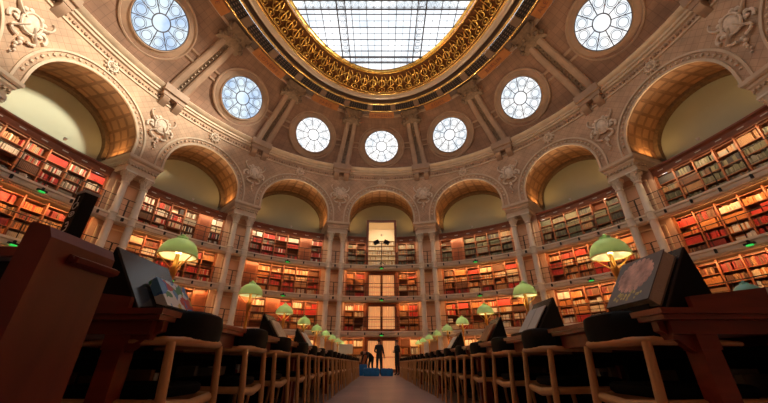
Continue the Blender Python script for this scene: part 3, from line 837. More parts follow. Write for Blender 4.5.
mb = MB(); bbox(mb, -DOORW, DOORW, FD, ND+.5, LV[3]-.05, LV[3]+.04, 2); tag(mb.build('floor_doorway', M['case']), kind='structure')
# lit room seen through the high doorway
mb = MB(); W = DOORW-.14
y0 = C+A0+ND+.36; yy = 2.9
mb.box(-1.6, 1.6, y0+yy, y0+yy+.05, 7.2, 12.4); mb.box(-1.6, -1.55, y0-.3, y0+yy, 7.2, 12.4); mb.box(1.55, 1.6, y0-.3, y0+yy, 7.2, 12.4); mb.box(-1.6, 1.6, y0-.3, y0+yy, 12.35, 12.4); mb.box(-1.6, 1.6, y0-.3, y0+yy, 7.2, 7.26)
tag(mb.build('wall_back_room', M['cream']), kind='structure')
root = empty('bookcase', (0, y0+2.6, 7.26), label='pale lit bookcase in the back room seen through the high doorway', cat='bookcase')
mb = MB(); mb.box(-1.4, 1.4, y0+2.95, y0+3, 7.26, 11.2); mb.build('back_panel', M['cream'], root)
for x in (-1.4, -.48, .45, 1.36): mb = MB(); mb.box(x, x+.05, y0+2.6, y0+3, 7.26, 11.2); mb.build('upright', M['cream'], root)
for j in range(9): mb = MB(); mb.box(-1.4, 1.4, y0+2.6, y0+3, 7.3+.47*j, 7.34+.47*j); mb.build('shelf', M['cream'], root)
bb = MB()
for j in range(8):
    x = -1.33
    while x < 1.3:
        w = R.uniform(.04, .09); bb.box(x, x+w-.005, y0+2.68, y0+2.92, 7.34+.47*j, 7.34+.47*j+R.uniform(.26, .38), mi=R.choice([0, 0, 1, 2, 1])); x += w
tag(bb.build('shelved_books', [M['bk_white'], M['bk_cream'], M['bk_tan']]), 'pale books filling the bookcase in the lit back room', 'books', kind='stuff')

# ------------------------------------------------------------------ floodlights on a stand in front of the high doorway
root = empty('floodlight_stand', P(-.0, .3, LV[3]+.03), label='two black floodlights on one slim stand before the high central doorway', cat='floodlight')
o_ = P(0, .3, LV[3]+.03)
mb = MB(); mb.tube([o_, o_+Vector((0, 0, 1.85))], .03, 6); mb.build('pole', M['iron'], root)
mb = MB()
for j in range(3): a = 2*PI*j/3; mb.tube([o_+Vector((0, 0, .3)), o_+Vector((.3*math.cos(a), .3*math.sin(a), .02))], .02, 5)
mb.build('tripod', M['iron'], root)
mb = MB(); mb.tube([o_+Vector((-.45, 0, 1.75)), o_+Vector((.45, 0, 1.75))], .02, 5); mb.build('crossbar', M['iron'], root)
for e in (-1, 1):
    mb = MB(); m4 = Matrix.Translation(o_+Vector((e*.42, 0, 1.85))) @ Matrix.Rotation(e*D(25), 4, 'Y') @ Matrix.Rotation(D(20), 4, 'X')
    mb.box(-.2, .2, -.12, .12, -.15, .15, m4); mb.box(-.22, .22, -.17, -.12, -.17, .17, m4); mb.build('lamp_head', M['black'], root)

# ------------------------------------------------------------------ furniture
def xc(y): return .12-.013*(y-1.4)
RZ = math.atan(.013)
def chair_proto():
    """back on +X side, sitter faces -X; origin on the floor under the seat"""
    root = empty('reading_chair')
    def leg(x, y, ztop, lean):
        mb = MB(); mb.tube([(x+lean*.05, y*1.03, 0), (x+lean*.02, y, .42), (x, y, ztop)], [.014, .021, .019], 8); mb.build('leg', M['chairwood'], root, smooth=60, local=True)
    for sy in (-1, 1): leg(.235, sy*.225, .655, 1); leg(-.22, sy*.235, .44, -1)
    mb = MB()   # bent back rail with arms
    pts = [(-.15, -.255, .645), (-.05, -.262, .65), (.1, -.26, .655), (.2, -.235, .66), (.245, -.17, .662), (.26, -.08, .662), (.262, 0, .662)]
    pts = pts+[(x, -y, z) for x, y, z in pts[-2::-1]]
    rs = [.012, .017, .02, .024, .026, .027, .027]; rs = rs+rs[-2::-1]
    mb.tube(pts, rs, 8, flat=.8); mb.build('arm_rail', M['chairwood'], root, smooth=60, local=True)
    mb = MB()   # upholstered back
    rows = []
    for i in range(17):
        a = -1+2*i/16; y = .25*a; x = .27-.10*abs(a)**3; e = .03*(1-abs(a)**4)
        zt = .80-.02*abs(a)**3
        rows.append([(x-.03, y, .665), (x+.015, y, .668), (x+.022, y, .74), (x+.016, y, zt-.01), (x, y, zt), (x-.02, y, zt-.01), (x-.035, y, .74)])
    mb.grid(rows, None, True); mb.add(rows[0], [tuple(range(7))]); mb.add(rows[-1], [tuple(range(7))[::-1]])
    mb.build('backrest', M['leather'], root, smooth=50, local=True)
    mb = MB()   # seat cushion
    rows = []
    for z, k in ((.435, .94), (.45, 1.), (.475, 1.), (.487, .93), (.49, .7)):
        rows.append([((-.01+.235*k*math.copysign(abs(math.cos(a))**.45, math.cos(a))), .22*k*math.copysign(abs(math.sin(a))**.45, math.sin(a)), z) for a in [2*PI*j/24 for j in range(24)]])
    mb.grid(rows, None, True); mb.add(rows[-1], [tuple(range(24))]); mb.add(rows[0], [tuple(range(24))[::-1]])
    mb.build('seat', M['leather'], root, smooth=50, local=True)
    mb = MB()
    mb.tube([(.235, -.225, .415), (.25, 0, .395), (.235, .225, .415)], [.022, .026, .022], 8); mb.tube([(-.22, -.235, .42), (-.22, .235, .42)], .02, 8)
    for sy in (-1, 1): mb.tube([(.235, sy*.225, .415), (0, sy*.235, .42), (-.22, sy*.235, .42)], .021, 8)
    mb.build('seat_frame', M['chairwood'], root, smooth=60, local=True)
    return root
ch0 = chair_proto(); bpy.context.view_layer.update(); KIDS[ch0.name] = list(ch0.children)
NCH = 20; first = True
def put_chair(x, y, rz, label, group):
    global first
    o = ch0 if first else copy_tree(ch0)
    first = False; o.location = (x, y, 0); o.rotation_euler = (0, 0, rz); tag(o, label, 'chair', group)
for sg in (-1, 1):
    for i in range(NCH):
        y = 1.77+.83*i; j = R.uniform(-.02, .02)
        put_chair(xc(y)+sg*(1.28+j), y, (RZ if sg < 0 else RZ+PI)+R.uniform(-.04, .04),
                  'oak chair with black back on the %s side of the aisle, %s from the camera' % (SIDE[sg], ORD[i]), 'chairs along the %s side of the aisle' % SIDE[sg])
    for i in range(8):
        y = 1.77+.83*i
        put_chair(xc(y)+sg*2.95, y, (RZ+PI if sg < 0 else RZ), 'oak chair on the far side of the %s desks, %s from the camera' % (SIDE[sg], ORD[i]), 'chairs on the outer side of the %s desks' % SIDE[sg])

def desk(sg, y0, n, idx):
    L = 3.32; ym = y0+L/2; X0 = xc(ym); root = empty('reading_desk', (X0+sg*1.77, ym, 0), -math.atan(-.013),
        label='long mahogany reading desk on the %s side, %s from the camera' % (SIDE[sg], ORD[idx]), cat='desk', group='mahogany reading desks on the %s side' % SIDE[sg])
    h = L/2-.005; e0 = -.73; e1 = .73
    mb = MB()
    for (a, z0_, z1_) in ((0, .756, .78), (.012, .735, .756)): mb.box(e0-.0+a, e1-a, -h+max(a, 0), h-max(a, 0), z0_, z1_)
    mb.build('desktop', M['desk'], root, local=True)
    mb = MB()
    mb.box(e0+.06, e0+.085, -h+.06, h-.06, .66, .735); mb.box(e1-.085, e1-.06, -h+.06, h-.06, .66, .735)
    for y in (-h+.05, h-.08): mb.box(e0+.06, e1-.06, y, y+.03, .68, .735)
    mb.build('apron', M['desk'], root, local=True)
    for x in (e0+.2, e1-.2):
        for y in (-h+.06, h-.14):
            mb = MB(); mb.box(x-.04, x+.04, y, y+.08, .0, .64); mb.box(x-.05, x+.05, y-.01, y+.09, 0, .09); mb.box(x-.045, x+.045, y-.005, y+.085, .62, .735)
            s_ = 1 if x > 0 else -1   # curved bracket towards the edge
            pts = [(x+s_*.04, .61), (x+s_*.08, .635), (x+s_*.12, .67), (x+s_*.17, .695), (x+s_*.17, .735), (x+s_*.04, .735)]
            mb.add([(a, y+.02, b) for a, b in pts]+[(a, y+.055, b) for a, b in pts], [tuple(range(6)), tuple(range(11, 5, -1))]+[(i, (i+1) % 6, 6+(i+1) % 6, 6+i) for i in range(6)])
            mb.build('leg', M['desk'], root, local=True)
    # raised divider along the spine with sloping end boards
    for y in (-h+.03, h-.05):
        pts = [(-.56, .78), (.56, .78), (.56, .83), (.06, .885), (-.06, .885), (-.56, .83)]
        mb = MB(); mb.add([(a, y, b) for a, b in pts]+[(a, y+.022, b) for a, b in pts], [tuple(range(6)), tuple(range(11, 5, -1))]+[(i, (i+1) % 6, 6+(i+1) % 6, 6+i) for i in range(6)])
        mb.build('end_board', M['desk'], root, local=True)
    mb = MB(); mb.box(-.06, .06, -h+.06, h-.06, .78, .80); mb.build('divider', M['desk'], root, local=True)
    mb = MB(); mb.box(-.2, .2, -h+.15, h-.15, .05, .09); mb.box(-.2, .2, -h+.15, h-.15, .60, .64); mb.box(-.012, .012, -h+.15, h-.15, .09, .6)
    mb.box(-.2, .2, -h+.15, h-.15, .33, .35)
    for y in (-h+.15, -h*.35, h*.35, h-.18): mb.box(-.2, .2, y, y+.03, .05, .64)
    mb.build('under_shelf', M['black'], root, local=True)
    mb = MB(); mb.box(-.18, .18, -h+.2, h-.2, 0, .05); mb.build('kick_board', M['black'], root, local=True)
    return root
ND_ = 5
for sg in (-1, 1):
    for i in range(ND_): desk(sg, 1.4+3.32*i, 4, i)

# books and box files on the under-desk shelves
kk = 0
for sg in (-1, 1):
    for i in range(2):
        for row, zb in ((0, .352), (1, .092)):
            for side2 in (-1, 1):
                y = 1.4+3.32*i+.35; jj = 0
                while y < 1.4+3.32*(i+1)-.5:
                    if abs(((y-1.4) % 3.32)-1.1) < .09 or abs(((y-1.4) % 3.32)-2.2) < .09: y += .05; continue
                    if side2 == sg and i == 1: y += 1; continue
                    w = R.uniform(.03, .05); hh = R.uniform(.15, .21)
                    if R.random() < .30 and side2 != sg and i == 0:
                        cn = R.choice(['dark_red', 'brown', 'grey', 'white', 'black', 'blue', 'tan'])
                        X = xc(y)+sg*1.77+side2*.11
                        mb = MB(); mb.box(-.07, .07, -w/2, w/2, 0, hh); mb.box(-.075, .075, -w/2-.001, -w/2+.003, 0, hh+.004); mb.box(-.075, .075, w/2-.003, w/2+.001, 0, hh+.004)
                        o = mb.build('book', M['bk_'+cn]); o.location = (X, y, zb)
                        tag(o, '%s book, %s along, %s under-desk shelf, %s side, %s %s desk' % (cn.replace('_', ' '), ORD[min(jj, 24)], 'upper' if row == 0 else 'lower', 'aisle' if side2 != sg else 'outer', SIDE[sg], 'first' if i == 0 else 'second'), 'book', 'books on the shelves under the desks')
                        jj += 1
                    y += w+.012+(.25 if R.random() < .12 else 0)
# ------------------------------------------------------------------ lamps
def lamp_proto():
    root = empty('desk_lamp')
    mb = MB(); mb.lathe([(0, 0), (.085, 0), (.085, .012), (.05, .03), (.022, .06), (.02, .1)], 20); mb.build('base', M['brass'], root, smooth=40, local=True)
    mb = MB(); mb.lathe([(.02, .09), (.026, .14), (.018, .2), (.016, .38), (.024, .42), (.034, .47), (.022, .5), (.014, .62)], 12); mb.build('stem', M['brass'], root, smooth=40, local=True)
    mb = MB()
    for j in range(3):
        a = 2*PI*j/3+.5; mb.tube([(.02*math.cos(a), .02*math.sin(a), .47), (.09*math.cos(a), .09*math.sin(a), .53), (.15*math.cos(a), .15*math.sin(a), .585)], .006, 5)
    mb.tube([(.153*math.cos(2*PI*j/24), .153*math.sin(2*PI*j/24), .583) for j in range(24)], .005, 5, True)
    mb.build('shade_bracket', M['brass'], root, smooth=60, local=True)
    R_ = .155
    pr = [(R_*math.cos(a)**.78, .58+.16*math.sin(a)) for a in [PI/2*i/14 for i in range(14)]]+[(.02, .745)]
    mb = MB(); mb.lathe(pr, 32); sh = mb.build('lamp_shade', M['lampglass'], root, smooth=60, local=True)
    mb = MB(); mb.lathe([(r*.965, .58+(z-.58)*.95) for r, z in pr], 32); mb.build('lining', M['lampwhite'], sh, smooth=60, local=True)
    mb = MB(); mb.lathe([(.05, .740), (.045, .758), (.018, .762), (.022, .772), (.012, .784), (.0, .788)], 16); mb.build('finial', M['lampglass'], root, smooth=60, local=True)
    mb = MB(); mb.ball((0, 0, .64), (.028, .028, .04), 12, 8); mb.build('bulb', M['bulb'], root, smooth=60, local=True)
    return root
l0 = lamp_proto(); bpy.context.view_layer.update(); first = True
teal = []
for sg in (-1, 1):
    for i in range(9):
        y = 2.58+1.72*i; x = xc(y)+sg*1.79
        o = l0 if first else copy_tree(l0); first = False
        o.location = (x, y, .80); o.scale = (.96,)*3; o.rotation_euler = (0, 0, R.uniform(0, 2))
        if abs(y-(1.4+3.32*round((y-1.4)/3.32))) < .08: o.location.y += .1
        tag(o, 'green domed brass lamp on the %s desks, %s from the camera' % (SIDE[sg], ORD[i]), 'desk lamp', 'green domed lamps on the %s desks' % SIDE[sg])
        ld = bpy.data.lights.new('lamp_light', 'POINT'); ld.energy = 11.; ld.color = (1, .68, .32); ld.shadow_soft_size = .02
        lo = bpy.data.objects.new('lamp_light', ld); col.objects.link(lo); lo.parent = o; lo.location = (0, 0, .572)
# second line of desks further out on each side
def far_desk(sg, i):
    o = None
    for d in [x for x in bpy.data.objects if x.name.startswith('reading_desk') and x.parent is None]:
        if SIDE[sg] in d['label'] and d['label'].startswith('long') and ORD[i] in d['label']: o = d; break
    c = copy_tree(o); c.location = (o.location.x+sg*3.05, o.location.y+1.2, 0)
    tag(c, 'outer mahogany reading desk on the %s behind the aisle desks, %s from the camera' % (SIDE[sg], ORD[i]), 'desk', 'outer mahogany reading desks')
for sg in (-1, 1):
    for i in range(2): far_desk(sg, i)
o = copy_tree(l0); o.location = (4.80, 4.30, .80); o.scale = (.96,)*3
tag(o, 'teal domed lamp peeking over the right sloping end board', 'desk lamp')
for ch in list(o.children):
    if ch.name.startswith('lamp_shade') or ch.name.startswith('finial'):
        ch.data = ch.data.copy(); ch.data.materials[0] = M['lampteal']

# ------------------------------------------------------------------ foreground service desk and sign post on the left
def prism_y(mb, pts, y0, y1, mi=0):
    n = len(pts)
    return mb.add([(a, y0, b) for a, b in pts]+[(a, y1, b) for a, b in pts], [tuple(range(n)), tuple(range(2*n-1, n-1, -1))]+[(i, (i+1) % n, n+(i+1) % n, n+i) for i in range(n)], None, mi)
root = empty('service_desk', (-.8, .84, 0), label='dark mahogany service desk with a tall end panel at the far left', cat='desk')
mb = MB(); prism_y(mb, [(-.80, 0), (-.80, .845), (-.815, .872), (-.862, .885), (-.868, .88), (-.868, 0)], .735, .942); mb.build('end_panel', M['panelwood'], root)
mb = MB(); mb.tube([(-.79, .795+.15*i/4, .808) for i in range(5)], [.008, .012, .012, .012, .012], 8); prism_y(mb, [(-.80, .795), (-.775, .80), (-.772, .812), (-.80, .822)], .80, .943); mb.build('ledge', M['panelwood'], root, smooth=40)
mb = MB(); mb.box(-2.3, -.868, .775, .93, 0, .795); mb.build('body', M['black'], root)
mb = MB(); mb.box(-2.32, -.868, .76, .94, .805, .828); mb.build('top_board', M['desk'], root)
mb = MB(); mb.box(-2.3, -.868, .772, .93, .795, .805); mb.build('edge_strip', M['bar'], root)

root = empty('sign_post', (-1.235, 1.2, 0), label='black upright sign post with white accessibility pictograms behind the service desk', cat='sign post')
root.rotation_euler = (0, 0, D(0))
a0 = D(-22); m4 = Matrix.Rotation(a0, 4, 'Z'); H = 1.20
mb = MB(); mb.box(-.028, .028, -.024, .024, .02, H, m4); mb.build('body', M['black'], root, local=True)
mb = MB(); mb.box(-.031, .031, -.027, .027, H, H+.01, m4); mb.build('cap', M['screen'], root, local=True)
mb = MB(); mb.box(-.09, .09, -.07, .07, 0, .02, m4); mb.build('foot_plate', M['black'], root, local=True)
def picto(fn): 
    mb = MB(); fn(mb); mb.v = [m4 @ Vector((p[0], -.0255+p[1]*.1, p[2])) for p in mb.v]; mb.build('pictogram', M['white'], root, local=True)
def wheel(mb):
    z = 1.155; mb.tube([(.014*math.cos(a)-.002, 0, z-.012+.014*math.sin(a)) for a in [D(100)+D(280)*i/12 for i in range(13)]], .003, 5)
    mb.tube([(0, 0, z+.022), (0, 0, z), (.014, 0, z-.002), (.02, 0, z-.018)], .003, 5); mb.ball((0, 0, z+.028), .0045, 8, 5)
def ear(mb):
    z = 1.105; mb.tube([(.017*math.cos(a), 0, z+.011*math.sin(a)) for a in [2*PI*i/14 for i in range(14)]], .003, 5, True); mb.ball((0, 0, z), (.009, .002, .006), 8, 5)
def hand(mb):
    z = 1.05; mb.tube([(-.012, 0, z+.018), (.006, 0, z+.02), (.012, 0, z+.008), (.01, 0, z-.012), (-.008, 0, z-.02)], .004, 5); mb.tube([(-.004, 0, z+.004), (.01, 0, z+.004)], .003, 5)
picto(wheel); picto(ear); picto(hand)

# ------------------------------------------------------------------ book stands and display books
def mat_cover(name, kind):
    m = bpy.data.materials.new(name); m.use_nodes = True; nt = m.node_tree; b = nt.nodes['Principled BSDF']; b.inputs['Roughness'].default_value = .3
    tc = nt.nodes.new('ShaderNodeTexCoord'); v = nt.nodes.new('ShaderNodeTexVoronoi'); v.inputs['Scale'].default_value = 22
    sp = nt.nodes.new('ShaderNodeSeparateColor'); r = nt.nodes.new('ShaderNodeValToRGB'); r.color_ramp.interpolation = 'CONSTANT'
    cs = [(.04, .16, .5), (.75, .8, .82), (.5, .03, .03), (.10, .3, .55), (.05, .25, .10), (.7, .72, .7), (.5, .35, .05)]
    e = r.color_ramp.elements; e[0].position = 0; e[0].color = (*cs[0], 1); e[1].position = .15; e[1].color = (*cs[1], 1)
    for i, c in enumerate(cs[2:]): q = e.new(.3+.14*i); q.color = (*c, 1)
    n = nt.nodes.new('ShaderNodeTexNoise'); n.inputs['Scale'].default_value = 12; mx = nt.nodes.new('ShaderNodeMixRGB'); mx.inputs['Fac'].default_value = .12
    nt.links.new(tc.outputs['Object'], mx.inputs['Color1']); nt.links.new(tc.outputs['Object'], n.inputs['Vector']); nt.links.new(n.outputs['Color'], mx.inputs['Color2'])
    nt.links.new(mx.outputs['Color'], v.inputs['Vector']); nt.links.new(v.outputs['Color'], sp.inputs['Color']); nt.links.new(sp.outputs[0], r.inputs['Fac']); nt.links.new(r.outputs['Color'], b.inputs['Base Color'])
    return m
M['colourful'] = mat_cover('colourful_cover', 0)
M['covergrey'] = mat('dark_grey_brown_cover', (.14, .115, .10), .3, var=.25, scale=6)
M['pink'] = mat('pink_petals', (.75, .42, .34), .5, var=.5, scale=14); M['yellow'] = mat('yellow_petals', (.6, .5, .18), .5, var=.3, scale=20)
M['leafg'] = mat('dark_leaf', (.08, .1, .03), .5)
LEAN = .20; SH = .285
def stand(sg, y, xb, L, label, group=None):
    """A-shaped rest: board leaning away from the aisle, closed black wedge behind it; local x grows away from the aisle"""
    root = empty('book_stand', (xb, y, .782), label=label, cat='book stand', group=group)
    def T(p): return (sg*p[0], p[1], p[2])
    def fl(mb):
        mb.v = [T(p) for p in mb.v]
        if sg < 0: mb.f = [q[::-1] for q in mb.f]
    mb = MB(); prism_y(mb, [(.0, 0), (.012, 0), (LEAN+.006, SH), (LEAN-.006, SH)], 0, L); fl(mb); mb.build('front_board', M['blackgloss'], root, local=True)
    mb = MB(); prism_y(mb, [(.014, 0), (.25, 0), (LEAN+.008, SH-.002)], .003, L-.003); fl(mb); mb.build('wedge_base', M['black'], root, local=True)
    mb = MB(); prism_y(mb, [(-.07, 0), (0, 0), (0, .012), (-.062, .012), (-.062, .024), (-.07, .024)], 0, L); fl(mb); mb.build('lip', M['black'], root, local=True)
    return root
def book_on(sg, xb, y, L, Hh, th, cover, pages, label, spine=None, art=None, openb=False):
    """leans on a stand"""
    k = Vector((LEAN, 0, SH)).normalized(); nn = Vector((-SH, 0, LEAN)).normalized()
    root = empty('display_book' if not openb else 'open_book', (xb, y, .782), label=label, cat='book')
    o0 = Vector((0, 0, .013))+nn*.002
    def blk(a0, a1, b0, b1, c0, c1):     # a along y, b up the board, c out of the board
        mb = MB(); v = []
        for a in (a0, a1):
            for b in (b0, b1):
                for c in (c0, c1):
                    p = o0+k*b+nn*c; v.append((sg*p.x, a, p.z))
        mb.add(v, [(0, 1, 3, 2), (4, 6, 7, 5), (0, 4, 5, 1), (2, 3, 7, 6), (0, 2, 6, 4), (1, 5, 7, 3)]); return mb
    if openb:
        mb = blk(0, L, 0, Hh, 0, .006); mb.build('cover', cover, root, local=True)
        for a in (0, L/2+.002):
            mb = blk(a+.004, a+L/2-.006, .004, Hh-.004, .006, .006+th); pg = mb.build('page_block', pages, root, local=True)
        return root
    blk(0, L, 0, Hh, 0, .004).build('back_cover', cover, root, local=True)
    fc = blk(0, L, 0, Hh, th-.004, th).build('front_cover', cover, root, local=True)
    blk(L-.005 if not spine else 0, L if not spine else .005, 0, Hh, .004, th-.004).build('spine', cover, root, local=True)
    blk(.006, L-.006, .004, Hh-.004, .004, th-.004).build('page_block', pages, root, local=True)
    if art:
        def at(a, b, c): p = o0+k*b+nn*c; return Vector((sg*p.x, a, p.z))
        mb = MB()
        for rr in range(5):
            for j in range(20):
                an = 2*PI*j/20+rr*.3; q = .004+.0205*rr
                c_ = at(L*.5+q*math.cos(an)*1.25, Hh*.60+q*math.sin(an), th+.0005)
                m4 = Matrix.Translation(c_); mb.ball((0, 0, 0), (.018, .018, .018), 6, 4, 0, m4)
        v0 = at(0, 0, th)
        nb = Vector((sg*nn.x, 0, nn.z)); mb.v = [tuple(Vector(p)-nb*((Vector(p)-v0).dot(nb))*.9) for p in mb.v]
        mb.build('peony_picture', M['pink'], root, local=True)
        mb = MB()
        for j in range(26):
            c_ = at(L*R.uniform(.2, .85), Hh*R.uniform(.06, .26), th+.0004); mb.ball(tuple(c_), R.uniform(.006, .011), 6, 4)
        mb.v = [tuple(Vector(p)-nb*((Vector(p)-v0).dot(nb))*.9) for p in mb.v]
        mb.build('yellow_flowers', M['yellow'], root, local=True)
    return root
stand(-1, 1.47, -1.06, .40, 'black glossy book stand on the left desk, nearest the camera')
book_on(-1, -1.06, 1.60, .25, .165, .042, M['colourful'], M['paper'], 'thick book with a colourful blue and red cover on the left stand', spine=True)
stand(1, 1.47, 1.24, .40, 'black book stand on the right desk, nearest the camera')
book_on(1, 1.24, 1.478, .30, .28, .06, M['covergrey'], M['paper'], 'large dark book with a pink peony cover on the right stand', art=True)
stand(1, 2.78, 1.24, .36, 'black book stand on the right desk, second from the camera')
book_on(1, 1.24, 2.79, .34, .25, .008, M['black'], M['screen'], 'pale open book on the second right stand', openb=True)
stand(1, 4.05, 1.22, .36, 'black book stand on the right desk, third from the camera'); book_on(1, 1.22, 4.06, .34, .24, .012, M['bk_dark_red'], M['bk_tan'], 'open book with brown pages on the third right stand', openb=True)
stand(1, 6.1, 1.2, .36, 'black book stand on the right desk, fourth from the camera'); book_on(1, 1.2, 6.11, .34, .24, .012, M['black'], M['label'], 'open white book on the fourth right stand', openb=True)
stand(-1, 3.75, -1.1, .36, 'black book stand on the left desk, second from the camera'); book_on(-1, -1.1, 3.76, .34, .25, .012, M['bk_brown'], M['bk_cream'], 'open book with cream pages on the second left stand', openb=True)
stand(-1, 5.4, -1.12, .36, 'black book stand on the left desk, third from the camera'); book_on(-1, -1.12, 5.41, .34, .25, .012, M['bk_red'], M['label'], 'open book with red cover on the third left stand', openb=True)
for i, (x, y, rz) in enumerate(((-1.35, 13.4, 0),)):
    root = empty('computer_monitor', (x, y, .782), rz, label='pale grey monitor seen from behind, far along the left desks', cat='monitor')
    mb = MB(); mb.box(-.26, .26, -.015, .015, .12, .45); mb.build('screen_housing', M['screen'], root, local=True)
    mb = MB(); mb.box(-.03, .03, -.03, -.012, .02, .25); mb.build('stand_neck', M['screen'], root, local=True)
    mb = MB(); mb.box(-.12, .12, -.1, .08, 0, .02); mb.build('stand_foot', M['screen'], root, local=True)
mb = MB(); mb.box(-.05, .05, -.0015, .0015, 0, .05, Matrix.Rotation(D(8), 4, 'X')); o = mb.build('label_card', M['label']); o.location = (1.86, 1.462, .80)
o.location = (1.72, 1.425, .815); tag(o, 'small white card fixed on the right sloping end board', 'card')

# ------------------------------------------------------------------ people and bags at the far end of the aisle
def person(name, loc, rz, joints, edges, rad, label, top, bottom, hipz, hairpos, facing=-1):
    me = bpy.data.meshes.new('tmp'); me.from_pydata(joints, edges, []); ob = bpy.data.objects.new('tmp', me); col.objects.link(ob)
    md = ob.modifiers.new('s', 'SKIN'); sv = me.skin_vertices[0].data if me.skin_vertices else None
    if sv is None:
        bpy.context.view_layer.objects.active = ob
        me.attributes.new
    for i, r_ in enumerate(rad):
        me.skin_vertices[0].data[i].radius = (r_[0], r_[1]) if isinstance(r_, tuple) else (r_, r_)
        me.skin_vertices[0].data[i].use_root = (i == 0)
    ob.modifiers.new('d', 'SUBSURF').levels = 2; md.use_smooth_shade = True
    bpy.context.view_layer.update(); dg = bpy.context.evaluated_depsgraph_get()
    m2 = bpy.data.meshes.new_from_object(ob.evaluated_get(dg)); bpy.data.objects.remove(ob)
    o = bpy.data.objects.new(name, m2); col.objects.link(o); o.location = loc; o.rotation_euler = (0, 0, rz)
    m2.materials.clear()
    for m_ in (M['skin'], top, bottom, M['black']): m2.materials.append(m_)
    return o
def build_person(pose, loc, rz, label, top, bottom):
    # joints: 0 pelvis,1 waist,2 chest,3 neck,4 headbase,5 headmid,6 headtop ; arms, legs
    if pose == 'bend':
        J = [(0, .12, .90), (0, -.05, 1.02), (0, -.26, 1.12), (0, -.40, 1.12), (0, -.46, 1.10), (0, -.54, 1.07), (0, -.60, 1.04)]
        armL = [(-.17, -.30, 1.10), (-.22, -.36, .82), (-.18, -.48, .58), (-.17, -.52, .48)]; armR = [(.17, -.30, 1.10), (.22, -.36, .82), (.18, -.48, .58), (.17, -.52, .48)]
        legL = [(-.09, .10, .86), (-.12, .0, .48), (-.12, .06, .09), (-.13, -.12, .03)]; legR = [(.09, .10, .86), (.12, .05, .48), (.12, .12, .09), (.13, -.06, .03)]
    else:
        J = [(0, 0, .95), (0, 0, 1.12), (0, 0, 1.34), (0, 0, 1.49), (0, -.01, 1.56), (0, -.015, 1.64), (0, -.01, 1.72)]
        if pose == 'side':
            armL = [(-.18, 0, 1.41), (-.25, .02, 1.14), (-.24, -.12, .93), (-.23, -.17, .87)]; armR = [(.18, 0, 1.41), (.24, .04, 1.13), (.16, -.18, 1.10), (.10, -.23, 1.12)]
        else:
            armL = [(-.18, 0, 1.41), (-.25, .03, 1.14), (-.12, -.17, 1.13), (-.03, -.22, 1.15)]; armR = [(.18, 0, 1.41), (.25, .03, 1.14), (.14, -.18, 1.2), (.05, -.22, 1.22)]
        legL = [(-.09, 0, .90), (-.11, -.02, .50), (-.11, .03, .09), (-.13, -.12, .035)]; legR = [(.09, 0, .90), (.10, .0, .50), (.11, .05, .09), (.13, -.10, .035)]
    V = list(J); Ed = [(i, i+1) for i in range(6)]; rad = [(.155, .11), (.13, .10), (.165, .115), (.06, .06), (.062, .07), (.082, .10), (.06, .07)]
    def chain(pts, root, rr):
        b = len(V); V.extend(pts); Ed.append((root, b))
        for i in range(len(pts)-1): Ed.append((b+i, b+i+1))
        rad.extend(rr)
        return b+len(pts)-1
    tips = [chain(armL, 2, [.06, .045, .034, .03]), chain(armR, 2, [.06, .045, .034, .03])]
    chain(legL, 0, [.09, .062, .043, .04]); chain(legR, 0, [.09, .062, .043, .04])
    o = person('person', loc, rz, V, Ed, rad, label, top, bottom, .95, None)
    tag(o, label, 'person')
    zt = {}
    sh = Vector(J[0]); ch = Vector(J[2])
    for p in o.data.polygons:
        c = p.center
        dh = min((c-Vector(J[5])).length, (c-Vector(J[4])).length)
        wr = min((c-Vector(armL[3])).length, (c-Vector(armR[3])).length)
        if dh < .13 or wr < .06: p.material_index = 0
        elif c.z < .085: p.material_index = 3
        elif c.z < (.93 if pose != 'bend' else .93-.0): p.material_index = 2 if abs(c.x) < .21 or c.z < .7 else 1
        else: p.material_index = 1
        if pose == 'bend' and c.y < -.2 and wr >= .06 and c.z > .5: p.material_index = 1 if dh >= .13 else 0
    # fingers: short chains rooted in the palm
    for arm, sx in ((armL, -1), (armR, 1)):
        hnd = Vector(arm[3]); dv = (Vector(arm[3])-Vector(arm[2])).normalized(); sd = dv.cross(Vector((0, 0, 1) if abs(dv.z) < .8 else (0, 1, 0))).normalized(); dn = dv.cross(sd)
        mb = MB()
        for j in range(4):
            b = hnd+sd*(.012*(j-1.5)*1.6)+dv*.02; L = (.055, .065, .062, .048)[j]
            mb.tube([b, b+dv*L*.5+dn*.006, b+dv*L*.85+dn*.02], [.009, .008, .006], 6)
        b = hnd+sd*.03*-sx; mb.tube([b, b+sd*-sx*.02+dv*.025, b+sd*-sx*.022+dv*.05], [.010, .009, .007], 6)
        mb.ball(tuple(hnd+dv*.01), (.03, .022, .03), 8, 6); mb.build('hand', M['skin'], o, smooth=60, local=True)
    hc = Vector(J[5]); fw = Vector((0, -1, 0)) if pose != 'bend' else Vector((0, -.35, -.94)); up = (Vector(J[6])-Vector(J[4])).normalized()
    mb = MB(); mb.ball(tuple(hc-fw*.022+up*.035), (.088, .10, .098), 14, 9); mb.build('hair', M['hair'], o, smooth=60, local=True)
    mb = MB(); mb.ball(tuple(hc+fw*.098-up*.02), (.012, .018, .02), 8, 5); mb.build('nose', M['skin'], o, smooth=60, local=True)
    for e in (-1, 1):
        mb = MB(); mb.ball(tuple(hc+fw*.088+Vector((e*.032, 0, 0))), .011, 8, 5); mb.build('eye', M['black'], o, smooth=60, local=True)
        mb = MB(); mb.ball(tuple(hc+Vector((e*.084, 0, 0))), (.012, .02, .03), 8, 5); mb.build('ear', M['skin'], o, smooth=60, local=True)
    mb = MB(); mb.tube([tuple(hc+fw*.09-up*.055+Vector((e*.022, 0, 0))) for e in (-1, 0, 1)], .005, 5); mb.build('mouth', M['pink'], o, smooth=60, local=True)
    return o
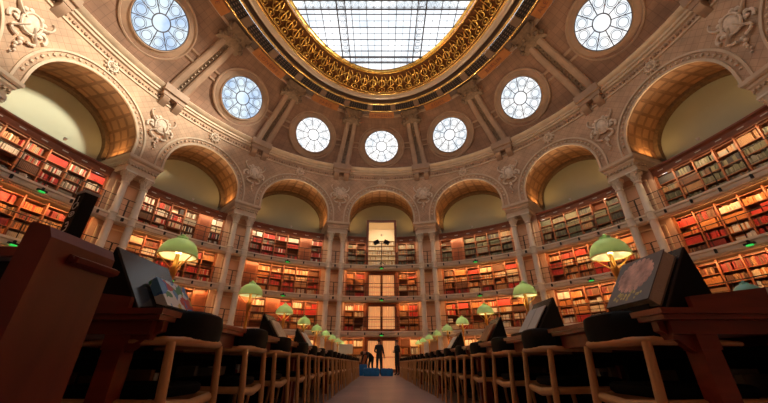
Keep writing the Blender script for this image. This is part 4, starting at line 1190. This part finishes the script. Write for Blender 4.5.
build_person('side', (-.13, 18.75, 0), D(160), 'person standing in the aisle in black top and dark trousers, back to the camera', M['darkcloth'], M['denim'])
build_person('front', (.85, 19.5, 0), D(-60), 'person standing on the right in dark clothes with hands together', M['darkcloth'], M['darkcloth'])
build_person('bend', (-.62, 19.6, 0), D(-50), 'person bending down over the blue bags', M['darkcloth'], M['darkcloth'])
def bag(x, y, z, w, d, h, rz, label):
    root = empty('blue_bag', (x, y, z), rz, label=label, cat='bag', group='blue bags on the floor at the end of the aisle')
    mb = MB(); rows = []
    for zz, k in ((0, .94), (.03, 1), (h*.5, 1.03), (h*.9, .98), (h, .9)):
        rows.append([(w/2*k*math.copysign(abs(math.cos(a))**.4, math.cos(a))*(1+.03*math.sin(5*a+zz*9)), d/2*k*math.copysign(abs(math.sin(a))**.4, math.sin(a)), zz+.012*math.sin(3*a)*(zz > 0)) for a in [2*PI*j/28 for j in range(28)]])
    mb.grid(rows, None, True); mb.add(rows[-1], [tuple(range(28))]); mb.add(rows[0], [tuple(range(28))[::-1]]); mb.build('body', M['blue'], root, smooth=40, local=True)
    for e in (-1, 1): mb = MB(); mb.tube([(e*w*.2+.09*math.cos(a)*1., -d/2-.02, h*.75+.10*math.sin(a)) for a in [PI*j/8 for j in range(9)]], .012, 5); mb.build('handle', M['blue'], root, local=True)
bag(-.52, 18.55, 0, .82, .42, .36, .05, 'wide blue bag on the floor in front of the bending person')
bag(.28, 18.75, 0, .62, .4, .34, -.1, 'blue bag on the floor right of the middle person')
bag(-1.02, 19.15, 0, .5, .4, .52, .3, 'tall blue bag leftmost of the three on the floor')

# ------------------------------------------------------------------ camera
cam = bpy.data.cameras.new('camera'); co = bpy.data.objects.new('camera', cam); col.objects.link(co)
co.location = (0, 0, CAMZ); co.rotation_euler = (D(90)+math.atan(162/322.), 0, 0)
cam.sensor_width = 36; cam.lens = 322/768*36; cam.shift_x = 2.5/768; cam.clip_start = .02; cam.clip_end = 200
bpy.context.scene.camera = co

# ------------------------------------------------------------------ books: the 300 that show largest are things, the others one mass
bpy.context.view_layer.update(); dg = bpy.context.evaluated_depsgraph_get(); sc_ = bpy.context.scene
p_ = math.atan(162/322.); sp, cp_ = math.sin(p_), math.cos(p_)
def proj(v):
    X, Y, Z = v.x, v.y, v.z-CAMZ; d = Y*cp_+Z*sp
    if d < .1: return None
    return 381.5+322*X/d, 201.5-322*(Z*cp_-Y*sp)/d, d
cand = []
for i, b in enumerate(books):
    s, d, z, w, h, dp = b[:6]
    q0 = proj(P(s-w/2, d, z)); q1 = proj(P(s+w/2, d, z+h)); q2 = proj(P(s+w/2, d, z)); q3 = proj(P(s-w/2, d, z+h))
    if None in (q0, q1, q2, q3): continue
    m = [(q0[0]+q1[0])/2, (q0[1]+q1[1])/2]
    if not (4 < m[0] < 764 and 4 < m[1] < 399): continue
    pts = [q0, q2, q1, q3]; ar = abs(sum(pts[j][0]*pts[(j+1) % 4][1]-pts[(j+1) % 4][0]*pts[j][1] for j in range(4)))/2
    cand.append((ar, i))
cand.sort(reverse=True); single = set(); o3 = Vector((0, 0, CAMZ))
for ar, i in cand:
    s, d, z, w, h, dp = books[i][:6]; ok = 0
    for fz in (.35, .65):
        tgt = P(s, d-.02, z+h*fz); dv = tgt-o3; hit = sc_.ray_cast(dg, o3, dv.normalized(), distance=dv.length-.02)
        ok += (not hit[0])
    if ok == 2: single.add(i)
    if len(single) >= 240: break
mb = MB(); RN = ['bottom', 'second', 'third', 'top']; cnt = {}
FB = [(0, 1, 3, 2), (4, 6, 7, 5), (0, 4, 5, 1), (2, 3, 7, 6), (0, 2, 6, 4), (1, 5, 7, 3)]
for i, b in enumerate(books):
    s, d, z, w, h, dp, cn, k, tier, j, r_ = b
    t = t_of(s); n_ = nrm(t); tg = Vector((n_.y, -n_.x, 0)); base = Vector((B0*math.sin(t)+n_.x*d, C+A0*math.cos(t)+n_.y*d, z))
    if i in single:
        m1 = MB(); cw = w/2
        pr = [(-cw, .008), (-cw*.6, 0), (cw*.6, 0), (cw, .008), (cw, dp), (-cw, dp)]
        v = [tuple(tg*a+n_*c+Vector((0, 0, zz))) for zz in (0, h) for a, c in pr]
        m1.add(v, [tuple(range(6))[::-1], tuple(range(6, 12))]+[(q, (q+1) % 6, 6+(q+1) % 6, 6+q) for q in range(6)])
        o = m1.build('book', M['bk_'+cn]); o.location = base
        key = (k, tier, j, r_, cn); cnt[key] = cnt.get(key, 0)+1
        tag(o, '%s %s book, %s shelf, %s column, %s, %s' % (ORD[min(cnt[key]-1, 24)], cn.replace('_', ' '), RN[r_], ORD[j], CASEN[tier], BN[k].replace('bay ', '').replace(' of centre', '')), 'book', 'books on the gallery shelves')
    else:
        v = [base+tg*a+n_*c+Vector((0, 0, e)) for a in (-w/2, w/2) for c in (0, dp) for e in (0, h)]
        mb.add(v, FB, None, PN.index(cn))
o = mb.build('shelved_books', [M['bk_'+n] for n in PN]); tag(o, 'rows of bound books filling the oak bookcases all round the hall', 'books', kind='stuff')

# ------------------------------------------------------------------ light
def area(name, loc, direction, sx, sy, e, colr, spread=180):
    l = bpy.data.lights.new(name, 'AREA'); l.shape = 'RECTANGLE'; l.size = sx; l.size_y = sy; l.energy = e; l.color = colr; l.spread = D(spread)
    o = bpy.data.objects.new(name, l); col.objects.link(o); o.location = loc
    z = -Vector(direction).normalized(); return o, z
def orient(o, z, xdir):
    x = (Vector(xdir)-z*Vector(xdir).dot(z)).normalized(); y = z.cross(x)
    o.matrix_world = Matrix(((x.x, y.x, z.x, o.location.x), (x.y, y.y, z.y, o.location.y), (x.z, y.z, z.z, o.location.z), (0, 0, 0, 1)))
WARM = (1, .50, .19); WARM2 = (1, .66, .36)
EN = [30, 40, 42, 34]; PE = 270
for k in BAYS:
    c, h = bay(k); w = h-.95
    for tier in range(4):
        zt = (LV[tier+1]-TH-.09) if tier < 3 else 9.22
        segs = [(-w, -w/3), (-w/3, w/3), (w/3, w)] if k else [(-w, -DOORW-.1), (DOORW+.1, w)]
        for a, b in segs:
            m = c+(a+b)/2; n_ = nrm(t_of(m)); tg = (n_.y, -n_.x, 0)
            o, z = area('shelf_light', P(m, FD-.40, zt), (n_.x*(.5 if tier < 3 else .3), n_.y*(.5 if tier < 3 else .3), -.85), (b-a)*.96, .04, EN[tier]*(b-a)/4.5, WARM if tier < 3 else WARM2)
            orient(o, z, tg)
    for e in (-1, 1):
        m = c+e*(h-1.08); n_ = nrm(t_of(m)); tg = (n_.y, -n_.x, 0)
        o, z = area('arch_uplight', P(m, 1.1, HI+.12), (-tg[0]*e*.15, -tg[1]*e*.15, 1), .2, 1.2, 11, (1, .50, .16)); orient(o, z, tg)
PRJ = [(bay(k)[0], FD-.48, 9.86, k) for k in BAYS]+[(sg*(PS[4]+6.8*(i+.5)), -.2, 9.9, None) for sg in (-1, 1) for i in range(3)]  # entries without a bay: unseen projectors added to light the near spandrels
for s_, d_, z_, k in PRJ:
    t = t_of(s_) if abs(s_) < 60 else t_of(s_); n_ = nrm(t); pp = P(s_, d_, z_)
    nm = ('small white projector on the bookcase cornice, %s' % BN[k]) if k is not None else 'small white fill projector added on the plain wall behind the camera'
    r2 = empty('projector', pp, label=nm, cat='projector', group='small white projectors on the bookcase cornices' if k is not None else 'added fill projectors on the wall behind the camera')
    m4 = Matrix.Translation(pp) @ Matrix.Rotation(math.atan2(-n_.x, n_.y), 4, 'Z')
    g = MB(); g.lathe([(.07, 0), (.075, .02), (.05, .13), (0, .14)], 10, mat4=m4 @ Matrix.Rotation(D(35), 4, 'X') @ Matrix.Rotation(PI, 4, 'X')); g.build('lamp_head', M['white'], r2, smooth=50)
    g = MB(); g.tube([m4 @ Vector((0, .05, -.06)), m4 @ Vector((0, .12, -.16 if k is None else -.1))], .015, 5); g.build('bracket', M['white'], r2)
    sl = bpy.data.lights.new('projector_light', 'SPOT'); sl.energy = PE; sl.color = (1, .70, .42); sl.spot_size = D(125); sl.spot_blend = .8; sl.shadow_soft_size = .12
    so_ = bpy.data.objects.new('projector_light', sl); col.objects.link(so_); so_.location = pp+Vector((-n_.x*.12, -n_.y*.12, .1))
    so_.rotation_euler = Vector((-n_.x*.75, -n_.y*.75, .75)).to_track_quat('-Z', 'Y').to_euler()
o, z = area('back_room_light', (0, y0+1.2, 12.2), (0, .3, -1), 2., 1.6, 62, (1, .78, .52)); orient(o, z, (1, 0, 0))
sun = bpy.data.lights.new('sun', 'SUN'); so = bpy.data.objects.new('sun', sun); col.objects.link(so); sun.energy = 30; sun.angle = D(7); sun.color = (1, .86, .66)
so.rotation_euler = Vector((-1, .10, -.50)).to_track_quat('-Z', 'Y').to_euler()
w = bpy.data.worlds.new('World'); bpy.context.scene.world = w; w.use_nodes = True
w.node_tree.nodes['Background'].inputs['Color'].default_value = (.75, .85, 1, 1); w.node_tree.nodes['Background'].inputs['Strength'].default_value = 1.2
# light proto originals that were never placed
sc_.view_settings.view_transform = 'Standard'; sc_.view_settings.look = 'None'; sc_.view_settings.gamma = 1; sc_.view_settings.use_curve_mapping = False
sc_.view_settings.exposure = .78
